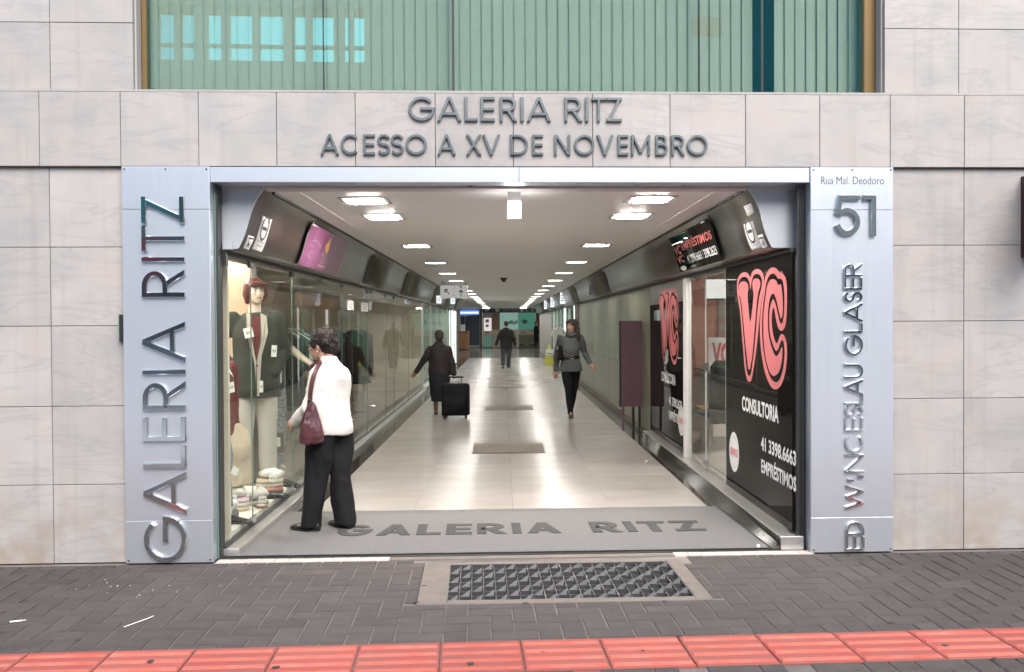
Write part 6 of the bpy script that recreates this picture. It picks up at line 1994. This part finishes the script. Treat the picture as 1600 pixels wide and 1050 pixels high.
sleeve(m, J['shL'], J['elL'], J['wrL'], (.072, .070, .050)); sleeve(m, J['shR'], J['elR'], J['wrR'], (.072, .070, .050))
remeshed(m, 'jumper', M_KNIT, w1, .010, 7, .020, 5.5, (1, 1, .8))
shoe(w1, (.105, -.075), J['toeL'], M_BLACKLEATHER, 1.0, 0); shoe(w1, (-.085, .10), J['toeR'], M_BLACKLEATHER, 1.0, 0)

locks(w1, h_, M_HAIRGREY, 420, .030)
# the handbag on her left shoulder
Mw = Matrix.Translation((px_, py_, .016)) @ Matrix.Rotation(R(-118), 4, 'Z')
hb = thing('handbag', 'burgundy leather shoulder bag with studs carried by the woman in white', 'handbag', Mw @ Vector((.255, .06, .0)), R(-118) + R(-38))
m = MB()
rr = []
for z, a, b_ in ((.70, .072, .038), (.71, .090, .050), (.76, .094, .055), (.83, .082, .050), (.92, .058, .034), (.99, .036, .020), (1.02, .020, .014)):
    rr.append(ring(0, 0, z, a, b_, 0, 22))
m.loft(rr)
bag = remeshed(m, 'bag', M_LEATHER, hb, .006, 3, .012, 13, (1.6, 1, .5))
m = MB()
inv = hb.matrix_basis.inverted() @ Mw
inv = (Matrix.Translation(hb.location) @ Matrix.Rotation(R(-118) + R(-38), 4, 'Z')).inverted() @ Mw
def strap(pts, mt=M_LEATHER, wdt=.019):
    P3 = [Vector(p) for p in pts]
    left = [p + Vector((0, wdt, 0)) for p in P3]; right = [p - Vector((0, wdt, 0)) for p in P3]
    mb = MB()
    for i in range(len(P3) - 1):
        q = [left[i], right[i], right[i + 1], left[i + 1]]
        t_ = ((q[1] - q[0]).cross(q[3] - q[0])).normalized() * .007
        mb.poly([inv @ v for v in q], inv.to_3x3() @ t_)
    mb.build('strap', mt, hb)
strap([(.268, .06, 1.01), (.268, .06, 1.08), (.250, .06, 1.16), (.222, .06, 1.225), (.180, .055, 1.275), (.135, .05, 1.312), (.105, .02, 1.325), (.095, -.04, 1.30), (.10, -.09, 1.24)])
m = MB(); m.tube([inv @ Vector((.270, .06 + .02 * math.cos(a), 1.01 + .03 * math.sin(a))) for a in [2 * math.pi * k / 12 for k in range(13)]], .005, 8); m.build('ring', M_DARKMETAL, hb)
for k, (x, z) in enumerate(((-.075, .735), (-.035, .72), (.075, .735), (.0, .88))):
    m = MB(); m.ball((x, -.064 if z < .8 else -.052, z), .008, .006, .008, 8, 6); m.build('stud', M_CHROME, hb, True)

# ---- woman pulling the suitcase, seen from behind
px_, py_ = at_floor(687, 648)
k = 1.0
w2 = thing('person', 'person in dark jacket and long navy skirt walking away with a suitcase', 'person', (px_, py_, 0), R(180))
J = dict(pelvis=(0, 0, .80), chest=(0, -.01, 1.06), sho=(0, .0, 1.225), neck=(0, .0, 1.28), head=(0, -.02, 1.385), yaw_head=0, pitch_head=R(6), w=1.05, kh=.97,
         shL=(.16, .0, 1.165), elL=(.27, .02, .985), wrL=(.40, .0, .78), shR=(-.16, .0, 1.165), elR=(-.225, .04, .94), wrR=(-.26, .06, .735),
         hipL=(.08, 0, .76), knL=(.08, -.06, .42), anL=(.07, -.05, .08), toeL=(.02, -.13), hipR=(-.08, 0, .76), knR=(-.08, .03, .42), anR=(-.08, .12, .10), toeR=(-.02, -.13),
         hdR=(-.02, -.02, -1), pnR=(1, 0, 0), curlR=1.2, hdL=(.45, -.05, -.6))
b, P, M = body_mesh(w2, J, M_SKINBROWN)
hairdo(w2, P, M, M_HAIR, .98, 'short'); face_bits(w2, P)
m = MB()
m.loft([ring(0, 0, .70, .20, .15), ring(0, 0, .80, .198, .15), ring(0, 0, .93, .185, .14), ring(0, -.01, 1.06, .195, .145), ring(0, 0, 1.16, .195, .12), ring(0, .0, 1.22, .145, .09), ring(0, 0, 1.27, .075, .07), ring(0, 0, 1.31, .065, .062)])
sleeve(m, J['shL'], J['elL'], J['wrL'], (.066, .062, .050)); sleeve(m, J['shR'], J['elR'], J['wrR'], (.066, .062, .050))
remeshed(m, 'jacket', M_MAROONJACKET, w2, .011, 4, .014, 7)
m = MB(); m.loft([ring(0, 0, .24, .155, .13), ring(0, -.01, .40, .165, .14), ring(0, 0, .62, .188, .148), ring(0, 0, .80, .18, .14)])
remeshed(m, 'skirt', M_NAVYCLOTH, w2, .011, 4, .022, 6, (1, 1, .3))
shoe(w2, (.07, -.05), (0, -1), mat('worn_grey_shoe', (.16, .145, .13), .5), .92); shoe(w2, (-.08, .12), (0, -1), MATS['worn_grey_shoe'], .92)
# suitcase
sx, sy = at_floor(711.5, 655)
sc = thing('suitcase', 'black upright trolley suitcase pulled by the person in the navy skirt', 'suitcase', (sx, sy + .14, 0), R(180))
m = MB()
def rrect(w, h, z0, y, r=.06, n=5):
    out = []
    for cx, cz, a0_ in ((w - r, z0 + h - r, 0), (-w + r, z0 + h - r, 90), (-w + r, z0 + r * .6, 180), (w - r, z0 + r * .6, 270)):
        rz_ = r if cz > z0 + h / 2 else r * .6
        for q in range(n + 1):
            a = R(a0_ + 90 * q / n); out.append(Vector((cx + r * math.cos(a), y, cz + rz_ * math.sin(a))))
    return out
m.loft([rrect(.215, .50, .075, -.135), rrect(.235, .535, .06, -.11), rrect(.24, .545, .055, 0), rrect(.235, .535, .06, .11), rrect(.215, .50, .075, .135)])
m.build('body', M_BLACKCLOTH, sc, True)
m = MB(); m.loft([rrect(.185, .30, .10, .137, .04), rrect(.18, .29, .105, .165, .04)]); m.build('front_pocket', M_BLACKCLOTH, sc, True)
m = MB(); m.tube([(p.x * 1.012, .06, .333 + (p.z - .333) * 1.012) for p in rrect(.236, .537, .059, 0)] , .006, 6); m.build('piping', M_BLACK, sc)
for x in (-.17, .17):
    m = MB(); m.tube([(x - .02, -.10, .035), (x + .02, -.10, .035)], .034, 14); m.build('wheel', M_BLACK, sc)
    m = MB(); m.box(x - .03, x + .03, -.125, -.06, .03, .075); m.build('wheel_housing', M_DARKMETAL, sc)
MB().box(-.2, -.17, .08, .12, 0, .06).box(.17, .2, .08, .12, 0, .06).build('foot', M_BLACK, sc)
m = MB()
for x in (-.10, .10): m.tube([(x, -.11, .58), (x, -.11, .70)], .007, 8)
m.build('handle_tube', M_CHROME, sc)
m = MB(); m.limb([(-.12, -.11, .70), (.12, -.11, .70)], [.016, .016]); m.build('handle', M_BLACK, sc, True)
m = MB(); m.tube([(-.06, 0, .60), (-.05, 0, .625), (.05, 0, .625), (.06, 0, .60)], .009, 8); m.build('top_grip', M_DARKMETAL, sc)

# ---- woman in grey coming towards us
px_, py_ = at_floor(892, 652)
w3 = thing('person', 'woman in belted grey jacket and black trousers walking towards the street', 'person', (px_, py_, 0), R(4))
J = dict(pelvis=(-.01, 0, .94), chest=(0, .0, 1.20), sho=(0, .01, 1.37), neck=(0, .0, 1.435), head=(.015, -.02, 1.555), yaw_head=R(-38), w=.95, kh=1.0,
         shL=(.17, .01, 1.345), elL=(.255, .06, 1.10), wrL=(.325, -.06, .93), shR=(-.17, .01, 1.345), elR=(-.235, .03, 1.07), wrR=(-.26, -.03, .82),
         hipL=(.085, 0, .90), knL=(.06, .04, .50), anL=(.02, .20, .14), toeL=(.01, -.12), hipR=(-.085, 0, .90), knR=(-.05, -.07, .50), anR=(-.015, -.06, .12), toeR=(.0, -.12),
         hdL=(.35, -.5, -.6), hdR=(.0, -.1, -1))
b, P, M = body_mesh(w3, J, M_SKIN)
h_ = hairdo(w3, P, M, M_HAIR, 1.05, 'long'); face_bits(w3, P); locks(w3, h_, M_HAIR, 260, .07, True)
m = MB()
m.loft([ring(0, 0, .79, .205, .145), ring(0, 0, .90, .185, .135), ring(0, 0, 1.03, .145, .112), ring(0, 0, 1.18, .165, .13), ring(0, .005, 1.30, .172, .11), ring(0, .01, 1.37, .125, .085), ring(0, .0, 1.43, .072, .068), ring(0, 0, 1.46, .068, .066)])
sleeve(m, J['shL'], J['elL'], J['wrL'], (.070, .058, .046)); sleeve(m, J['shR'], J['elR'], J['wrR'], (.070, .058, .046))
jk = remeshed(m, 'jacket', M_GREYCLOTH, w3, .010, 4, .010, 8)
m = MB(); m.loft([ring(0, 0, 1.005, .160, .126), ring(0, 0, 1.01, .162, .128), ring(0, 0, 1.055, .158, .124), ring(0, 0, 1.06, .155, .121)]); bt = m.build('belt', M_BLACKLEATHER, w3, True)
m = MB(); m.tube([(-.04, -.128, 1.01), (.03, -.128, 1.01), (.03, -.128, 1.055), (-.04, -.128, 1.055), (-.04, -.128, 1.01)], .006, 6); m.build('buckle', M_CHROME, bt)
m = MB(); m.limb([(-.06, -.06, 1.42), (0, -.085, 1.39), (.06, -.06, 1.42), (.05, .05, 1.45), (-.05, .05, 1.45), (-.06, -.06, 1.42)], [.035] * 6); remeshed(m, 'scarf', mat('dark_scarf', (.055, .055, .06), .9), w3, .010, 3, .012, 20)
trousers(w3, J, M_BLACKCLOTH, flare=.048, th=.105, kn=.068, wr=.008)
shoe(w3, (-.015, -.06), (.0, -1), mat('dark_red_shoe', (.07, .012, .012), .3), .92, .045); shoe(w3, (.02, .20), (.1, -1), MATS['dark_red_shoe'], .92, .045)
bg = thing('shoulder_bag', 'black shoulder bag on the arm of the woman in grey', 'handbag', (px_ - .175, py_ - .02, 0), R(60))
m = MB(); m.loft([ring(0, 0, .98, .14, .045), ring(0, 0, 1.02, .16, .06), ring(0, 0, 1.16, .15, .055), ring(0, 0, 1.24, .12, .03)]); remeshed(m, 'bag', M_BLACKLEATHER, bg, .009, 3, .01, 12)
m = MB(); m.tube([(-.09, 0, 1.22), (-.05, .03, 1.34), (.0, .04, 1.415), (.05, .03, 1.34), (.09, 0, 1.22)], .010, 8); m.build('strap', M_BLACKLEATHER, bg)

# ---- man walking away further on
px_, py_ = at_floor(791, 575.5)
w4 = thing('person', 'man in dark olive jacket and jeans walking away down the middle', 'person', (px_, py_, 0), R(180))
J = dict(pelvis=(0, 0, .92), chest=(0, -.01, 1.20), sho=(0, .0, 1.39), neck=(0, -.01, 1.46), head=(0, -.03, 1.575), pitch_head=R(8), w=1.1,
         shL=(.185, .0, 1.325), elL=(.29, .03, 1.10), wrL=(.36, -.02, .86), shR=(-.185, .0, 1.325), elR=(-.28, .05, 1.09), wrR=(-.315, -.05, .84),
         hipL=(.10, 0, .88), knL=(.11, .02, .48), anL=(.12, .22, .17), toeL=(.02, -.12), hipR=(-.10, 0, .88), knR=(-.09, -.05, .47), anR=(-.08, -.10, .09), toeR=(-.02, -.13))
b, P, M = body_mesh(w4, J, M_SKIN); hairdo(w4, P, M, M_HAIR, .98, 'short'); face_bits(w4, P)
m = MB(); m.loft([ring(0, 0, .74, .225, .16), ring(0, 0, .9, .215, .155), ring(0, 0, 1.08, .215, .15), ring(0, -.01, 1.24, .225, .15), ring(0, 0, 1.34, .22, .12), ring(0, 0, 1.41, .15, .09), ring(0, -.005, 1.46, .08, .075)])
sleeve(m, J['shL'], J['elL'], J['wrL'], (.074, .068, .056)); sleeve(m, J['shR'], J['elR'], J['wrR'], (.074, .068, .056)); remeshed(m, 'jacket', M_OLIVEJACKET, w4, .013, 4, .016, 6)
trousers(w4, J, M_JEANS, flare=.075, th=.105, kn=.082); shoe(w4, (-.08, -.10), (0, -1), M_BLACKLEATHER, 1.05); 
sh_ = shoe(w4, (.12, .20), (0, -1), M_BLACKLEATHER, 1.05)
# ---- someone in black at the far right
px_, py_ = at_floor(838.5, 544.5)
w5 = thing('person', 'person in a long black coat standing at the far right shop', 'person', (px_, YE - .75, 0), R(100))
J = dict(pelvis=(0, 0, .94), chest=(0, -.01, 1.22), sho=(0, .0, 1.40), neck=(0, 0, 1.46), head=(0, -.02, 1.59), w=1.05,
         shL=(.19, .0, 1.37), elL=(.23, -.02, 1.12), wrL=(.16, -.2, 1.02), shR=(-.19, .0, 1.37), elR=(-.23, -.02, 1.12), wrR=(-.16, -.2, 1.02),
         hipL=(.09, 0, .9), knL=(.09, 0, .48), anL=(.09, .02, .09), toeL=(.02, -.13), hipR=(-.09, 0, .9), knR=(-.09, 0, .48), anR=(-.09, .02, .09), toeR=(-.02, -.13))
b, P, M = body_mesh(w5, J, M_SKIN); hairdo(w5, P, M, M_HAIR, 1.0, 'short')
m = MB(); m.loft([ring(0, 0, .35, .2, .16), ring(0, 0, .9, .19, .15), ring(0, 0, 1.24, .2, .14), ring(0, 0, 1.36, .19, .11), ring(0, 0, 1.44, .09, .08)])
sleeve(m, J['shL'], J['elL'], J['wrL'], (.08, .07, .06)); sleeve(m, J['shR'], J['elR'], J['wrR'], (.08, .07, .06)); remeshed(m, 'coat', M_BLACKCLOTH, w5, .014, 3, .014, 6)
trousers(w5, J, M_BLACKCLOTH); shoe(w5, (.09, .02), (0, -1), M_BLACKLEATHER); shoe(w5, (-.09, .02), (0, -1), M_BLACKLEATHER)

# litter on the pavement at the left
for lab, px, py, n, sp in (('scatter of white paper scraps on the paving left of the entrance', 165, 913, 7, .26), ('few white paper scraps on the paving below the left pillar', 232, 925, 10, .34)):
    x, y = onZ(px, py)
    t = thing('paper_scraps', lab, 'litter', (x, y, .0015), 0)
    for k in range(n):
        cx, cy = random.gauss(0, sp * .5), random.gauss(0, sp * .22); r_ = random.uniform(.002, .007)
        m = MB(); m.poly([(cx + r_ * random.uniform(.5, 1.3) * math.cos(a), cy + r_ * random.uniform(.4, 1.1) * math.sin(a), 0) for a in [q * math.pi / 3 for q in range(6)]], (0, 0, .0012)); m.build('scrap', M_TAG, t)
x, y = onZ(218, 972)
t = thing('straw', 'white drinking straw lying on the left paving', 'litter', (x, y, .004), R(62))
MB().tube([(-.10, 0, 0), (.06, 0, 0)], .0022, 8).build('tube', M_TAG, t); MB().tube([(.06, 0, 0), (.10, .006, 0)], .0022, 8).build('bent_end', M_TAG, t)
x, y = onZ(25, 972)
t = thing('cigarette_end', 'white cigarette end on the paving at the far left', 'litter', (x, y, .005), R(20))
MB().tube([(-.03, 0, 0), (.03, 0, 0)], .004, 8).build('paper', M_TAG, t); MB().tube([(.03, 0, 0), (.05, 0, 0)], .004, 8).build('filter', M_BEIGE, t)
x, y = onZ(1185, 858)
t = thing('paper_ball', 'tiny white paper ball on the threshold by the right pillar', 'litter', (x, y, .010), 0)
m = MB(); m.ball((0, 0, .012), .014, .012, .012, 8, 6); m.build('paper', M_TAG, t)
x, y = onZ(1010, 723)
t = thing('paper_ball', 'tiny white paper ball on the marble floor near the right border', 'litter', (x, y, .0), 0)
m = MB(); m.ball((0, 0, .014), .018, .015, .014, 8, 6); m.build('paper', M_TAG, t)
# dark chewing gum spots trodden on the paving and the red tiles
gm = MB()
for k in range(90):
    u = random.uniform(-3.6, 3.6); d = random.uniform(-2.05, -.1); r_ = random.uniform(.008, .022)
    z = .0006 if d > red_line(u) + .02 else .0101
    if SLAB[0] - .02 < u < SLAB[1] + .02 and d > SLAB[2] - .02: z = .0032
    if GU0 - .02 < u < GU1 + .02 and GD0 - .02 < d < GD1 + .02: continue
    p = F(u, d, z)
    gm.poly([(p.x + r_ * random.uniform(.7, 1.2) * math.cos(a), p.y + r_ * random.uniform(.7, 1.2) * math.sin(a), p.z) for a in [q * math.pi / 4 for q in range(8)]], (0, 0, .0003))
tag(gm.build('gum_spots', M_GUM), 'dark chewing gum spots trodden into the paving', 'gum spots', None, 'stuff')
